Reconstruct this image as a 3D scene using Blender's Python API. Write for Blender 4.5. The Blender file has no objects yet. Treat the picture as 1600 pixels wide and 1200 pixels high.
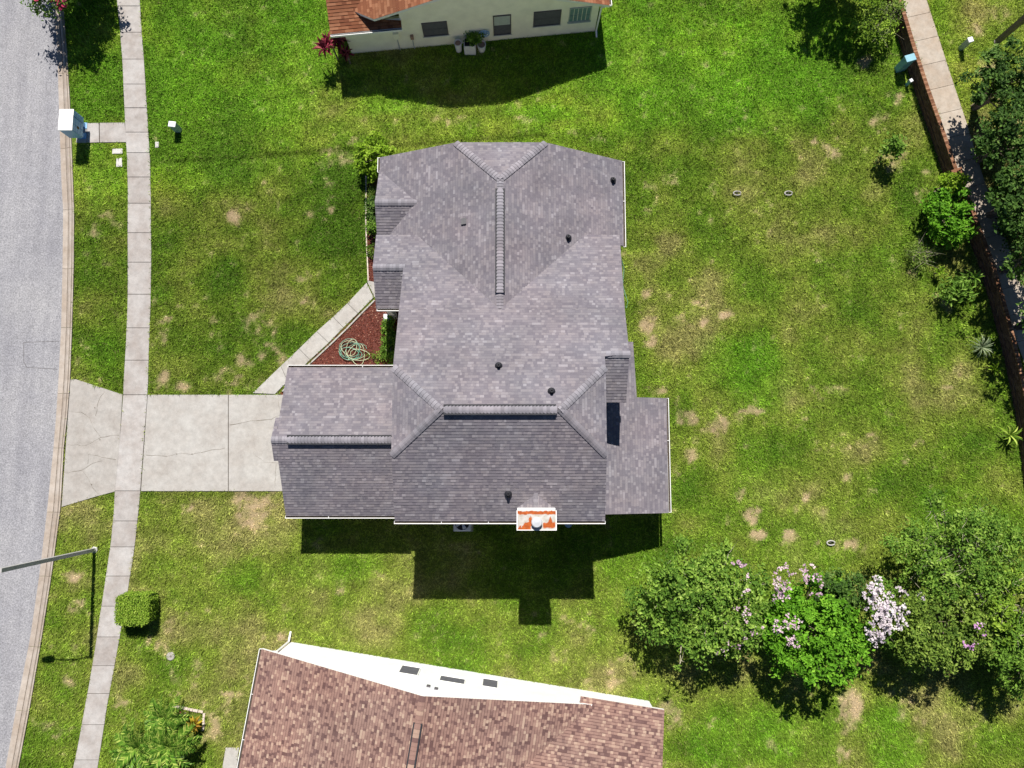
import bpy, math, random
import numpy as np
from mathutils import Vector, Matrix

random.seed(7)
RNG = np.random.default_rng(11)
scene = bpy.context.scene
COL = scene.collection

# ------------------------------------------------------------------ camera, sky, sun, exposure
CAM_H, TILT, FPX = 36.0, math.radians(6.0), 1110.0
cam_data = bpy.data.cameras.new('drone_camera')
cam_data.sensor_fit = 'HORIZONTAL'
cam_data.sensor_width = 36.0
cam_data.lens = FPX / 1600.0 * 36.0
cam_data.clip_start = 0.5
cam_data.clip_end = 1500.0
cam = bpy.data.objects.new('drone_camera', cam_data)
COL.objects.link(cam)
cam.location = (0, 0, CAM_H)
cam.rotation_euler = (TILT, 0, 0)
scene.camera = cam

SUN_EL = math.radians(52.0)
SUN_VEC = Vector((-0.025 * math.cos(SUN_EL), math.cos(SUN_EL), math.sin(SUN_EL))).normalized()
world = bpy.data.worlds.new('World')
scene.world = world
world.use_nodes = True
wn = world.node_tree
bg = wn.nodes['Background']
sky = wn.nodes.new('ShaderNodeTexSky')
sky.sky_type = 'NISHITA'
sky.sun_disc = False
sky.sun_elevation = SUN_EL
sky.sun_rotation = math.radians(-1.4)
sky.air_density = 0.7
sky.dust_density = 0.0
sky.ozone_density = 4.0
wn.links.new(sky.outputs[0], bg.inputs['Color'])
bg.inputs['Strength'].default_value = 0.05
sun_data = bpy.data.lights.new('sun', 'SUN')
sun_data.energy = 5.0
sun_data.angle = math.radians(0.5)
sun_data.color = (1.0, 0.96, 0.89)
sun = bpy.data.objects.new('sun', sun_data)
COL.objects.link(sun)
sun.rotation_euler = (-SUN_VEC).to_track_quat('-Z', 'Y').to_euler()
sun.location = SUN_VEC * 80
scene.render.engine = 'CYCLES'
scene.view_settings.view_transform = 'Standard'
scene.view_settings.look = 'None'
scene.view_settings.exposure = 0.62
scene.view_settings.gamma = 1.0
scene.view_settings.use_curve_mapping = False
scene.render.film_transparent = False

# ------------------------------------------------------------------ helpers
CT, ST = math.cos(TILT), math.sin(TILT)


def P(px, py, z=0.0):
    """ground plan position of what the photograph shows at (px, py) if it is z metres high"""
    u, v = px - 800.0, 600.0 - py
    l = (CAM_H - z) / (FPX * CT - v * ST)
    return (l * u, l * (v * CT + FPX * ST))


def P3(px, py, z=0.0):
    a = P(px, py, z)
    return Vector((a[0], a[1], z))


def on_wall(o, n, px, py):
    """point of a vertical wall plane (through o, plan normal n) seen at (px, py)"""
    u, v = px - 800.0, 600.0 - py
    d = Vector((u, v * CT + FPX * ST, v * ST - FPX * CT))
    t = ((o[0]) * n[0] + (o[1]) * n[1]) / (d.x * n[0] + d.y * n[1])
    return Vector((0, 0, CAM_H)) + d * t


def base_of(parent):
    v = Vector((0, 0, 0))
    while parent is not None:
        v = v + Vector(parent.location)
        parent = parent.parent
    return v


def tag(o, label=None, cat=None, group=None, kind=None):
    if label: o['label'] = label
    if cat: o['category'] = cat
    if group: o['group'] = group
    if kind: o['kind'] = kind
    return o


def thing(name, loc, label, cat, group=None, kind=None):
    o = bpy.data.objects.new(name, None)
    o.empty_display_size = 0.3
    COL.objects.link(o)
    o.location = loc
    return tag(o, label, cat, group, kind)


def link(name, me, mat, parent=None):
    o = bpy.data.objects.new(name, me)
    COL.objects.link(o)
    if mat is not None and len(me.materials) == 0:
        me.materials.append(mat)
    o.parent = parent
    return o


class MB:
    def __init__(self):
        self.v, self.f, self.tone = [], [], []

    def poly(self, pts, tone=None):
        i = len(self.v)
        self.v += [tuple(p) for p in pts]
        self.f.append(tuple(range(i, i + len(pts))))
        self.tone.append(random.random() if tone is None else tone)

    def faces(self, pts, fs, tone=None):
        i = len(self.v)
        t = random.random() if tone is None else tone
        self.v += [tuple(p) for p in pts]
        for f in fs:
            self.f.append(tuple(i + k for k in f))
            self.tone.append(t)

    def obox(self, o, ax, ay, az, tone=None):
        o, ax, ay, az = Vector(o), Vector(ax), Vector(ay), Vector(az)
        p = [o, o + ax, o + ax + ay, o + ay]
        p += [q + az for q in p]
        self.faces(p, [(3, 2, 1, 0), (4, 5, 6, 7), (0, 1, 5, 4), (1, 2, 6, 5), (2, 3, 7, 6), (3, 0, 4, 7)], tone)

    def box(self, x0, x1, y0, y1, z0, z1, tone=None):
        self.obox((x0, y0, z0), (x1 - x0, 0, 0), (0, y1 - y0, 0), (0, 0, z1 - z0), tone)

    def prism(self, poly, z0, z1, tone=None):
        a = sum(poly[i][0] * poly[(i + 1) % len(poly)][1] - poly[(i + 1) % len(poly)][0] * poly[i][1] for i in range(len(poly)))
        if a < 0: poly = poly[::-1]
        n = len(poly)
        pts = [(p[0], p[1], z0) for p in poly] + [(p[0], p[1], z1) for p in poly]
        fs = [tuple(range(n - 1, -1, -1)), tuple(range(n, 2 * n))]
        fs += [(i, (i + 1) % n, n + (i + 1) % n, n + i) for i in range(n)]
        self.faces(pts, fs, tone)

    def slab(self, pts3, dz, off=0.0):
        """polygon in space extruded downwards by dz"""
        pts3 = [Vector(p) + Vector((0, 0, off)) for p in pts3]
        nz = sum(pts3[i].x * pts3[(i + 1) % len(pts3)].y - pts3[(i + 1) % len(pts3)].x * pts3[i].y for i in range(len(pts3)))
        if nz < 0: pts3 = pts3[::-1]
        n = len(pts3)
        pts = [p - Vector((0, 0, dz)) for p in pts3] + pts3
        fs = [tuple(range(n - 1, -1, -1)), tuple(range(n, 2 * n))]
        fs += [(i, (i + 1) % n, n + (i + 1) % n, n + i) for i in range(n)]
        self.faces(pts, fs)

    def tube(self, path, rad, n=8, cap=True, tone=None):
        path = [Vector(p) for p in path]
        if not hasattr(rad, '__len__'): rad = [rad] * len(path)
        pts, fs = [], []
        ref = None
        for i, p in enumerate(path):
            d = (path[min(i + 1, len(path) - 1)] - path[max(i - 1, 0)]).normalized()
            if ref is None:
                ref = Vector((0, 0, 1)) if abs(d.z) < 0.9 else Vector((1, 0, 0))
            a = d.cross(ref)
            if a.length < 1e-4: a = d.orthogonal()
            a.normalize()
            b = a.cross(d).normalized()
            ref = b
            for k in range(n):
                t = 2 * math.pi * k / n
                pts.append(p + (a * math.cos(t) + b * math.sin(t)) * rad[i])
        for i in range(len(path) - 1):
            for k in range(n):
                k2 = (k + 1) % n
                fs.append((i * n + k, i * n + k2, (i + 1) * n + k2, (i + 1) * n + k))
        if cap:
            fs.append(tuple(range(n)))
            m = (len(path) - 1) * n
            fs.append(tuple(range(m + n - 1, m - 1, -1)))
        self.faces(pts, fs, tone)

    def lathe(self, c, prof, n=16, tone=None):
        """prof: (radius, z) pairs around the vertical axis through c"""
        pts, fs = [], []
        for r, z in prof:
            for k in range(n):
                t = 2 * math.pi * k / n
                pts.append((c[0] + r * math.cos(t), c[1] + r * math.sin(t), c[2] + z))
        for i in range(len(prof) - 1):
            for k in range(n):
                k2 = (k + 1) % n
                fs.append((i * n + k, i * n + k2, (i + 1) * n + k2, (i + 1) * n + k))
        fs.append(tuple(range(n - 1, -1, -1)))
        m = (len(prof) - 1) * n
        fs.append(tuple(range(m, m + n)))
        self.faces(pts, fs, tone)

    def mesh(self, name, off=Vector((0, 0, 0)), smooth=False, tone=False):
        me = bpy.data.meshes.new(name)
        me.from_pydata([(v[0] - off[0], v[1] - off[1], v[2] - off[2]) for v in self.v], [], self.f)
        if tone:
            at = me.attributes.new('tone', 'FLOAT', 'FACE')
            at.data.foreach_set('value', np.array(self.tone, dtype=np.float32))
        if smooth:
            me.polygons.foreach_set('use_smooth', [True] * len(me.polygons))
        me.update()
        return me

    def build(self, name, mat, parent=None, smooth=False, tone=False, bevel=0.0):
        o = link(name, self.mesh(name, base_of(parent), smooth, tone), mat, parent)
        if bevel:
            m = o.modifiers.new('edge', 'BEVEL')
            m.width = bevel
            m.segments = 2
            m.limit_method = 'ANGLE'
        return o


def quad_mesh(name, verts, quads, tone=None, smooth=False):
    """fast mesh from numpy: verts (n,3), faces (m,k)"""
    me = bpy.data.meshes.new(name)
    n, (m, k) = len(verts), quads.shape
    me.vertices.add(n)
    me.vertices.foreach_set('co', verts.astype(np.float32).ravel())
    me.loops.add(m * k)
    me.loops.foreach_set('vertex_index', quads.astype(np.int32).ravel())
    me.polygons.add(m)
    me.polygons.foreach_set('loop_start', np.arange(0, m * k, k, dtype=np.int32))
    me.polygons.foreach_set('loop_total', np.full(m, k, dtype=np.int32))
    me.polygons.foreach_set('use_smooth', np.full(m, smooth, dtype=bool))
    if tone is not None:
        if tone.ndim == 1:
            at = me.attributes.new('tone', 'FLOAT', 'FACE')
            at.data.foreach_set('value', tone.astype(np.float32))
        else:
            at = me.attributes.new('tint', 'FLOAT_COLOR', 'FACE')
            at.data.foreach_set('color', np.concatenate([tone, np.ones((m, 1))], 1).astype(np.float32).ravel())
    me.update(calc_edges=True)
    return me


# ------------------------------------------------------------------ materials
class NT:
    def __init__(self, name):
        self.m = bpy.data.materials.new(name)
        self.m.use_nodes = True
        self.t = self.m.node_tree
        self.b = self.t.nodes['Principled BSDF']
        self.out = self.t.nodes['Material Output']

    def n(self, typ, **kw):
        x = self.t.nodes.new(typ)
        for k, v in kw.items(): setattr(x, k, v)
        return x

    def l(self, a, b): self.t.links.new(a, b)

    def pos(self):
        return self.n('ShaderNodeNewGeometry').outputs['Position']

    def noise(self, scale, detail=4, rough=0.6, vec=None):
        x = self.n('ShaderNodeTexNoise')
        x.inputs['Scale'].default_value = scale
        x.inputs['Detail'].default_value = detail
        x.inputs['Roughness'].default_value = rough
        self.l(vec if vec is not None else self.pos(), x.inputs['Vector'])
        return x.outputs['Fac']

    def ramp(self, fac, stops, interp='LINEAR'):
        x = self.n('ShaderNodeValToRGB')
        x.color_ramp.interpolation = interp
        e = x.color_ramp.elements
        while len(e) < len(stops): e.new(0.5)
        for i, (p, c) in enumerate(stops):
            e[i].position = p
            e[i].color = (c[0], c[1], c[2], 1) if hasattr(c, '__len__') else (c, c, c, 1)
        self.l(fac, x.inputs[0])
        return x.outputs[0]

    def mix(self, fac, a, b, blend='MIX'):
        x = self.n('ShaderNodeMix', data_type='RGBA', blend_type=blend)
        for s, val in ((x.inputs[0], fac), (x.inputs[6], a), (x.inputs[7], b)):
            if isinstance(val, (int, float)): s.default_value = val
            elif isinstance(val, tuple): s.default_value = (*val, 1)
            else: self.l(val, s)
        return x.outputs[2]

    def attr(self, name, color=False):
        x = self.n('ShaderNodeAttribute', attribute_name=name)
        return x.outputs['Color' if color else 'Fac']

    def color(self, c):
        if isinstance(c, tuple): self.b.inputs['Base Color'].default_value = (*c, 1)
        else: self.l(c, self.b.inputs['Base Color'])
        return self

    def rough(self, r, spec=0.3, metal=0.0):
        self.b.inputs['Roughness'].default_value = r
        self.b.inputs['Specular IOR Level'].default_value = spec
        self.b.inputs['Metallic'].default_value = metal
        return self

    def bump(self, h, strength=0.3, dist=0.02):
        x = self.n('ShaderNodeBump')
        x.inputs['Strength'].default_value = strength
        x.inputs['Distance'].default_value = dist
        self.l(h, x.inputs['Height'])
        self.l(x.outputs[0], self.b.inputs['Normal'])
        return self


def paint(name, c, rough=0.6, var=0.12, scale=6.0, spec=0.3, metal=0.0):
    n = NT(name)
    d = tuple(max(0.0, x * (1 - var)) for x in c)
    e = tuple(min(1.0, x * (1 + var)) for x in c)
    n.color(n.ramp(n.noise(scale, 5), [(0.3, d), (0.7, e)])).rough(rough, spec, metal)
    return n.m


def shingle_mat(name, stops, var=0.25):
    n = NT(name)
    base = n.ramp(n.attr('tone'), stops, 'LINEAR')
    big = n.ramp(n.noise(0.55, 4), [(0.3, (1 - var * .55,) * 3), (0.7, (1 + var * .45,) * 3)])
    gran = n.ramp(n.noise(90, 2), [(0.25, 0.72), (0.75, 1.25)])
    hue = n.ramp(n.noise(0.35, 3), [(0.35, (0.95, 0.97, 1.0)), (0.68, (1.05, 1.0, 1.01))])
    c = n.mix(1.0, n.mix(1.0, n.mix(1.0, base, big, 'MULTIPLY'), gran, 'MULTIPLY'), hue, 'MULTIPLY')
    n.color(c).rough(0.92, 0.15)
    n.bump(n.noise(120, 2), 0.4, 0.004)
    return n.m


def leaf_mat(name, stops, trans=0.3, rough=0.5):
    n = NT(name)
    c = n.ramp(n.attr('tone'), stops)
    n.color(c).rough(rough + .1, 0.12)
    tr = n.n('ShaderNodeBsdfTranslucent')
    n.l(c, tr.inputs['Color'])
    mx = n.n('ShaderNodeMixShader')
    mx.inputs[0].default_value = trans
    n.l(n.b.outputs[0], mx.inputs[1])
    n.l(tr.outputs[0], mx.inputs[2])
    n.l(mx.outputs[0], n.out.inputs['Surface'])
    return n.m


M = {}


def concrete(name, c, stain=(0.8, 0.75, 0.72), seedoff=0.0):
    n = NT(name)
    fine = n.ramp(n.noise(55, 3), [(0.3, 0.86), (0.7, 1.1)])
    big = n.ramp(n.noise(0.9, 5, 0.65), [(0.32, stain), (0.62, (1.0, 1.0, 1.0))])
    mid = n.ramp(n.noise(3.2, 6, 0.75), [(0.28, 0.80), (0.68, 1.10)])
    rnd = n.n('ShaderNodeObjectInfo').outputs['Random']
    per = n.ramp(rnd, [(0.0, (0.9, 0.88, 0.87)), (1.0, (1.05, 1.05, 1.05))])
    x = n.mix(1.0, n.mix(1.0, n.mix(1.0, n.mix(1.0, c, fine, 'MULTIPLY'), big, 'MULTIPLY'), mid, 'MULTIPLY'), per, 'MULTIPLY')
    n.color(x).rough(0.9, 0.2).bump(n.noise(60, 3), 0.25, 0.005)
    return n.m


M['concrete'] = concrete('concrete', (0.40, 0.38, 0.366))
M['concrete_warm'] = concrete('concrete_warm', (0.41, 0.36, 0.305), (0.9, 0.82, 0.75))
M['concrete_drive'] = concrete('concrete_drive', (0.41, 0.395, 0.373), (0.86, 0.83, 0.81))
M['curb'] = concrete('curb_concrete', (0.42, 0.37, 0.325), (0.8, 0.74, 0.68))
M['concrete_pale'] = paint('concrete_pale', (0.50, 0.48, 0.46), 0.9, 0.12, 5)
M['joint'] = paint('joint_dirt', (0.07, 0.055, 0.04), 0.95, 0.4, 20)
M['groove'] = paint('groove_dirt', (0.17, 0.14, 0.115), 0.95, 0.35, 9)
M['crack'] = paint('crack_dirt', (0.17, 0.15, 0.125), 0.95, 0.3, 30)

n = NT('asphalt')
sp = n.ramp(n.mix(.5, n.noise(38, 3, 0.75), n.noise(13, 3, 0.8)), [(0.36, (0.14, 0.138, 0.145)), (0.5, (0.27, 0.267, 0.279)), (0.64, (0.43, 0.422, 0.43))])
bigc = n.ramp(n.noise(0.22, 5, 0.6), [(0.3, (0.86, 0.86, 0.9)), (0.7, (1.1, 1.09, 1.08))])
mp_ = n.n('ShaderNodeMapping')
mp_.inputs['Scale'].default_value = (1.6, 0.12, 1)
n.l(n.pos(), mp_.inputs['Vector'])
strk = n.ramp(n.noise(1.0, 4, 0.6, mp_.outputs[0]), [(0.32, (0.86, 0.86, 0.87)), (0.66, (1.07, 1.07, 1.06))])
midc = n.mix(1.0, n.ramp(n.noise(2.2, 5, 0.7), [(0.3, 0.9), (0.7, 1.08)]), strk, 'MULTIPLY')
n.color(n.mix(1.0, n.mix(1.0, sp, bigc, 'MULTIPLY'), midc, 'MULTIPLY')).rough(0.9, 0.2).bump(n.noise(45, 3), 0.5, 0.01)
M['asphalt'] = n.m
M['asphalt_seam'] = paint('asphalt_seam', (0.15, 0.145, 0.15), 0.9, 0.4, 12)

n = NT('lawn_soil')
tint = n.attr('tint', True)
fine = n.ramp(n.noise(26, 3, 0.7), [(0.3, 0.45), (0.7, 1.25)])
n.color(n.mix(1.0, tint, fine, 'MULTIPLY')).rough(0.95, 0.1).bump(n.noise(22, 3, 0.7), 0.8, 0.05)
M['soil'] = n.m

n = NT('grass_blade')
c = n.attr('tint', True)
n.color(c).rough(0.65, 0.08)
tr = n.n('ShaderNodeBsdfTranslucent')
n.l(c, tr.inputs['Color'])
mx = n.n('ShaderNodeMixShader')
mx.inputs[0].default_value = 0.25
n.l(n.b.outputs[0], mx.inputs[1]); n.l(tr.outputs[0], mx.inputs[2]); n.l(mx.outputs[0], n.out.inputs['Surface'])
M['grass'] = n.m

M['shingle_grey'] = shingle_mat('shingle_grey', [(0.0, (0.140, 0.128, 0.146)), (0.35, (0.168, 0.154, 0.170)), (0.65, (0.192, 0.176, 0.189)), (0.85, (0.210, 0.190, 0.199)), (1.0, (0.255, 0.238, 0.252))])
M['cap_grey'] = shingle_mat('cap_grey', [(0.0, (0.18, 0.17, 0.185)), (1.0, (0.26, 0.245, 0.265))])
M['shingle_brown'] = shingle_mat('shingle_brown', [(0.0, (0.11, 0.062, 0.056)), (0.16, (0.15, 0.088, 0.078)), (0.24, (0.225, 0.138, 0.113)), (0.76, (0.265, 0.165, 0.132)), (0.84, (0.34, 0.23, 0.175)), (1.0, (0.39, 0.28, 0.21))], 0.15)
M['shingle_orange'] = shingle_mat('shingle_orange', [(0.0, (0.15, 0.055, 0.028)), (0.5, (0.21, 0.085, 0.042)), (1.0, (0.28, 0.13, 0.07))], 0.3)
M['white'] = paint('white_trim', (0.80, 0.79, 0.77), 0.45, 0.04)
M['fascia_grey'] = paint('fascia_grey', (0.36, 0.36, 0.40), 0.6, 0.08)
M['vent_grey'] = paint('vent_grey', (0.13, 0.125, 0.13), 0.7, 0.15)
M['stucco'] = paint('stucco_beige', (0.62, 0.56, 0.47), 0.9, 0.06, 12)
M['stucco_white'] = paint('stucco_white', (0.68, 0.69, 0.70), 0.9, 0.06, 1.6)
M['stucco_cream'] = paint('stucco_cream', (0.88, 0.85, 0.71), 0.9, 0.07, 1.8)
M['black'] = paint('black_rubber', (0.015, 0.015, 0.02), 0.6, 0.2)
M['vent_black'] = paint('vent_black', (0.03, 0.03, 0.035), 0.7, 0.2)
M['glass'] = paint('window_glass', (0.03, 0.035, 0.05), 0.08, 0.1, 4, 0.6)
M['glassblock'] = paint('glass_block', (0.16, 0.27, 0.27), 0.2, 0.2, 12, 0.6)
M['bronze'] = paint('bronze_frame', (0.10, 0.09, 0.10), 0.5, 0.1)
M['screen'] = paint('window_screen', (0.10, 0.10, 0.115), 0.8, 0.15)
M['pale_blind'] = paint('pale_blind', (0.42, 0.46, 0.44), 0.7, 0.1)
M['metal'] = paint('galvanised', (0.55, 0.56, 0.58), 0.45, 0.12, 8, 0.5, 0.3)
M['mail_shade_blue'] = paint('mailbox_shade_blue', (0.24, 0.43, 0.66), 0.45, 0.05, 5, 0.5)  # blue cast of the shaded mailbox sides painted into the base colour
M['ac_beige'] = paint('ac_casing', (0.62, 0.62, 0.63), 0.5, 0.06)
M['util_green'] = paint('utility_green', (0.33, 0.42, 0.36), 0.55, 0.12, 4)
M['util_teal'] = paint('utility_teal', (0.22, 0.42, 0.50), 0.5, 0.1, 4)
M['bronze_pole'] = paint('pole_bronze', (0.16, 0.15, 0.15), 0.5, 0.12, 5, 0.4)
M['pole_brown'] = paint('pole_brown', (0.10, 0.085, 0.07), 0.55, 0.2, 5, 0.4)
M['pole_light'] = paint('pole_light', (0.38, 0.37, 0.36), 0.5, 0.12, 5, 0.4)
M['bark'] = paint('bark', (0.20, 0.16, 0.12), 0.9, 0.35, 14)
M['bark_pale'] = paint('bark_pale', (0.42, 0.38, 0.27), 0.85, 0.25, 14)
M['brick_edge'] = paint('edging_stone', (0.55, 0.46, 0.40), 0.85, 0.2, 6)
M['hose'] = paint('hose_green', (0.12, 0.28, 0.20), 0.4, 0.25, 5, 0.5)
M['hose_pale'] = paint('hose_pale', (0.42, 0.47, 0.30), 0.4, 0.25, 5, 0.5)
M['pot_white'] = paint('pot_white', (0.68, 0.68, 0.70), 0.5, 0.08)
M['pot_clay'] = paint('pot_clay', (0.35, 0.22, 0.17), 0.8, 0.2)
M['door_wood'] = paint('door_brown', (0.20, 0.10, 0.06), 0.5, 0.2, 10)
M['blue_shade'] = paint('chair_blue', (0.10, 0.16, 0.30), 0.6, 0.1)

n = NT('brick_red')
n.color(n.mix(1.0, n.ramp(n.attr('tone'), [(0, (0.10, 0.055, 0.042)), (0.5, (0.15, 0.08, 0.06)), (1, (0.22, 0.13, 0.10))]), n.ramp(n.noise(25, 3), [(0.3, 0.7), (0.7, 1.15)]), 'MULTIPLY')).rough(0.9, 0.15)
M['brick'] = n.m
n = NT('brick_cap')
n.color(n.mix(1.0, n.ramp(n.attr('tone'), [(0, (0.13, 0.06, 0.035)), (0.5, (0.23, 0.11, 0.06)), (1, (0.36, 0.20, 0.12))]), n.ramp(n.noise(25, 3), [(0.3, 0.7), (0.7, 1.15)]), 'MULTIPLY')).rough(0.9, 0.15)
M['brick_cap'] = n.m
M['mortar'] = paint('mortar', (0.20, 0.16, 0.14), 0.95, 0.2, 20)
n = NT('mulch_chip')
n.color(n.ramp(n.attr('tone'), [(0, (0.07, 0.018, 0.012)), (0.55, (0.17, 0.045, 0.03)), (0.9, (0.28, 0.09, 0.06)), (1.0, (0.42, 0.25, 0.18))])).rough(0.9, 0.15)
M['mulch'] = n.m
M['mulch_base'] = paint('mulch_base', (0.10, 0.03, 0.022), 0.95, 0.4, 20)

# rust-stained chimney cap: the stain is stored on the mesh
n = NT('chimney_cap_metal')
w_ = n.ramp(n.noise(5, 4), [(0.35, (0.36, 0.33, 0.28)), (0.65, (0.50, 0.485, 0.46))])
r_ = n.ramp(n.noise(9, 4), [(0.3, (0.24, 0.045, 0.006)), (0.7, (0.46, 0.10, 0.012))])
n.color(n.mix(n.attr('tone'), w_, r_)).rough(0.6, 0.3)
M['rusty'] = n.m

GREEN = lambda a, b, c_, d: [(0.0, a), (0.35, b), (0.7, c_), (1.0, d)]
M['leaf_mid'] = leaf_mat('leaf_mid', GREEN((0.045, 0.10, 0.012), (0.10, 0.20, 0.022), (0.18, 0.32, 0.04), (0.30, 0.44, 0.09)))
M['leaf_bright'] = leaf_mat('leaf_bright', GREEN((0.05, 0.14, 0.008), (0.10, 0.26, 0.014), (0.17, 0.39, 0.025), (0.27, 0.50, 0.05)))
M['leaf_dark'] = leaf_mat('leaf_dark', GREEN((0.025, 0.055, 0.012), (0.05, 0.11, 0.02), (0.10, 0.19, 0.032), (0.21, 0.31, 0.08)))
M['leaf_olive'] = leaf_mat('leaf_olive', GREEN((0.05, 0.10, 0.014), (0.115, 0.19, 0.026), (0.21, 0.31, 0.045), (0.35, 0.45, 0.10)))
M['leaf_yellow'] = leaf_mat('leaf_yellow', GREEN((0.075, 0.15, 0.014), (0.165, 0.28, 0.024), (0.29, 0.43, 0.045), (0.46, 0.57, 0.11)))
M['leaf_crape'] = leaf_mat('leaf_crape', GREEN((0.045, 0.105, 0.012), (0.115, 0.225, 0.028), (0.23, 0.37, 0.05), (0.40, 0.53, 0.12)))
M['leaf_lime'] = leaf_mat('leaf_lime', GREEN((0.09, 0.16, 0.01), (0.17, 0.30, 0.015), (0.27, 0.42, 0.03), (0.42, 0.54, 0.08)))
M['leaf_red'] = leaf_mat('leaf_red', GREEN((0.06, 0.008, 0.015), (0.17, 0.02, 0.04), (0.33, 0.05, 0.08), (0.48, 0.14, 0.15)))
M['leaf_croton'] = leaf_mat('leaf_croton', GREEN((0.20, 0.10, 0.02), (0.35, 0.26, 0.02), (0.5, 0.42, 0.03), (0.52, 0.20, 0.06)))
M['leaf_yucca'] = leaf_mat('leaf_yucca', GREEN((0.07, 0.11, 0.05), (0.13, 0.18, 0.09), (0.22, 0.27, 0.15), (0.36, 0.40, 0.25)), 0.15)
M['frond'] = leaf_mat('palm_frond', GREEN((0.04, 0.10, 0.012), (0.08, 0.18, 0.02), (0.16, 0.30, 0.035), (0.46, 0.54, 0.12)), 0.2, 0.25)
M['bloom_pink'] = leaf_mat('bloom_pink', GREEN((0.42, 0.26, 0.36), (0.55, 0.38, 0.46), (0.66, 0.50, 0.55), (0.75, 0.63, 0.63)), 0.2)
M['bloom_white'] = leaf_mat('bloom_white', GREEN((0.45, 0.38, 0.44), (0.62, 0.54, 0.58), (0.72, 0.65, 0.66), (0.8, 0.74, 0.72)), 0.2)
M['bloom_violet'] = leaf_mat('bloom_violet', GREEN((0.40, 0.16, 0.40), (0.55, 0.28, 0.52), (0.62, 0.38, 0.58), (0.7, 0.5, 0.62)), 0.2)
M['bloom_hot'] = leaf_mat('bloom_hot', GREEN((0.35, 0.02, 0.08), (0.5, 0.04, 0.12), (0.6, 0.08, 0.16), (0.65, 0.2, 0.25)), 0.2)


# ------------------------------------------------------------------ plan outlines traced from the photograph
def interp(tab, y):
    """tab: (py, px) rows"""
    ys = [a[0] for a in tab]
    return float(np.interp(y, ys, [a[1] for a in tab]))


ROAD_E = [(0, 83), (25, 86), (75, 90), (150, 92), (275, 96), (330, 99), (420, 98), (510, 96), (590, 92), (650, 88), (700, 84), (793, 74.5), (898, 62), (1000, 47), (1100, 27), (1200, 9)]
CURB_E = [(0, 98), (25, 101), (75, 105), (150, 110), (275, 115), (330, 117), (420, 116.5), (510, 114), (590, 111), (650, 106.5), (700, 101), (793, 96), (898, 82), (1000, 66), (1100, 49), (1200, 30)]
WALK_W = [(0, 183), (50, 188), (100, 192), (150, 194), (200, 196), (250, 199), (300, 200), (400, 200), (470, 200), (540, 197), (600, 193.5), (617, 193), (700, 187), (767, 180), (800, 178.5), (850, 173.5), (900, 166), (950, 158.5), (1000, 151), (1050, 143), (1100, 134), (1150, 125), (1200, 115)]
WALK_E = [(0, 219), (50, 222), (100, 226), (150, 229), (200, 232), (250, 235), (300, 236), (400, 237), (470, 236), (540, 233.5), (600, 232), (617, 231), (700, 224.5), (767, 220), (800, 217), (850, 211.5), (900, 204), (950, 196), (1000, 187), (1050, 178), (1100, 168.5), (1150, 161), (1200, 153)]


def edge_line(tab, ext=14.0, z=0.0):
    """plan polyline of a traced edge, carried on past the frame"""
    pts = [Vector(P(px, py, z)) for py, px in tab]
    a = (pts[0] - pts[1]).normalized()
    b = (pts[-1] - pts[-2]).normalized()
    return [pts[0] + a * ext] + pts + [pts[-1] + b * ext]


def x_at(line, y):
    ys = [p[1] for p in line][::-1]
    xs = [p[0] for p in line][::-1]
    return float(np.interp(y, ys, xs))


ROAD_LINE, CURB_LINE = edge_line(ROAD_E), edge_line(CURB_E)
WALKW_LINE, WALKE_LINE = edge_line(WALK_W), edge_line(WALK_E)

BED = [P(575, 441), P(586, 468), P(564, 490), P(541, 514), P(485, 567), P(452, 600), P(440, 617), P(620, 617), P(640, 480), P(640, 360), P(575, 360)]
HOUSE_FOOT = [(-10.3, 4.0), (-4.7, 4.0), (-4.7, 7.2), (-6.0, 7.2), (-6.0, 14.3), (5.05, 14.3), (5.05, 10.2), (4.7, 10.2), (4.7, 5.3), (5.4, 5.3), (5.4, 2.7), (7.0, 2.7), (7.0, -2.35), (-10.3, -2.35)]
# neighbouring house below, in its own frame (a along the white wall, b towards the viewer's up)
SO = Vector(P(455, 1003))
SD = (Vector(P(1020, 1096)) - SO).normalized()
SN = Vector((-SD.y, SD.x))
def S2(a, b): return SO + SD * a + SN * b
def S3(a, b, z): q = S2(a, b); return Vector((q.x, q.y, z))
# neighbouring house above: a along its shaded wall from the left corner, b out of the wall towards the big house
NO = Vector(P(550, 84))
ND = (Vector(P(929, 49)) - NO).normalized()
NN = Vector((ND.y, -ND.x))
NL = (Vector(P(929, 49)) - NO).length
def N2(a, b): return NO + ND * a + NN * b
def N3(a, b, z): q = N2(a, b); return Vector((q.x, q.y, z))

DRIVE = [P(231, 617), P(455, 617), P(455, 767), P(221, 767)]
APRON = [P(111, 592), P(120, 593), P(150, 603), P(192, 616.5), P(187, 700), P(180, 768), P(150, 776), P(97, 792)]
WALKWAY_L = [(395, 614.5), (439, 572), (467.5, 545), (495, 518), (520.5, 495.5), (543, 474), (573, 442)]
WALKWAY_R = [(430, 616), (450, 596), (485, 562.5), (514, 536), (537, 512), (559.5, 490), (584, 465)]
MAILPAD = [P(119, 192), P(196, 192), P(199, 223), P(120, 223.5)]
RWALL_A, RWALL_B = Vector(P(1411, 0, 0.9)), Vector(P(1491, 246, 1.0))
RW_D = None
FARWALK_L = [(0, 1416), (100, 1449), (200, 1484), (300, 1522), (400, 1556), (500, 1588), (600, 1622)]
FARWALK_R = [(0, 1447), (100, 1479), (200, 1512), (270, 1533), (350, 1562), (440, 1595), (520, 1625)]


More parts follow.
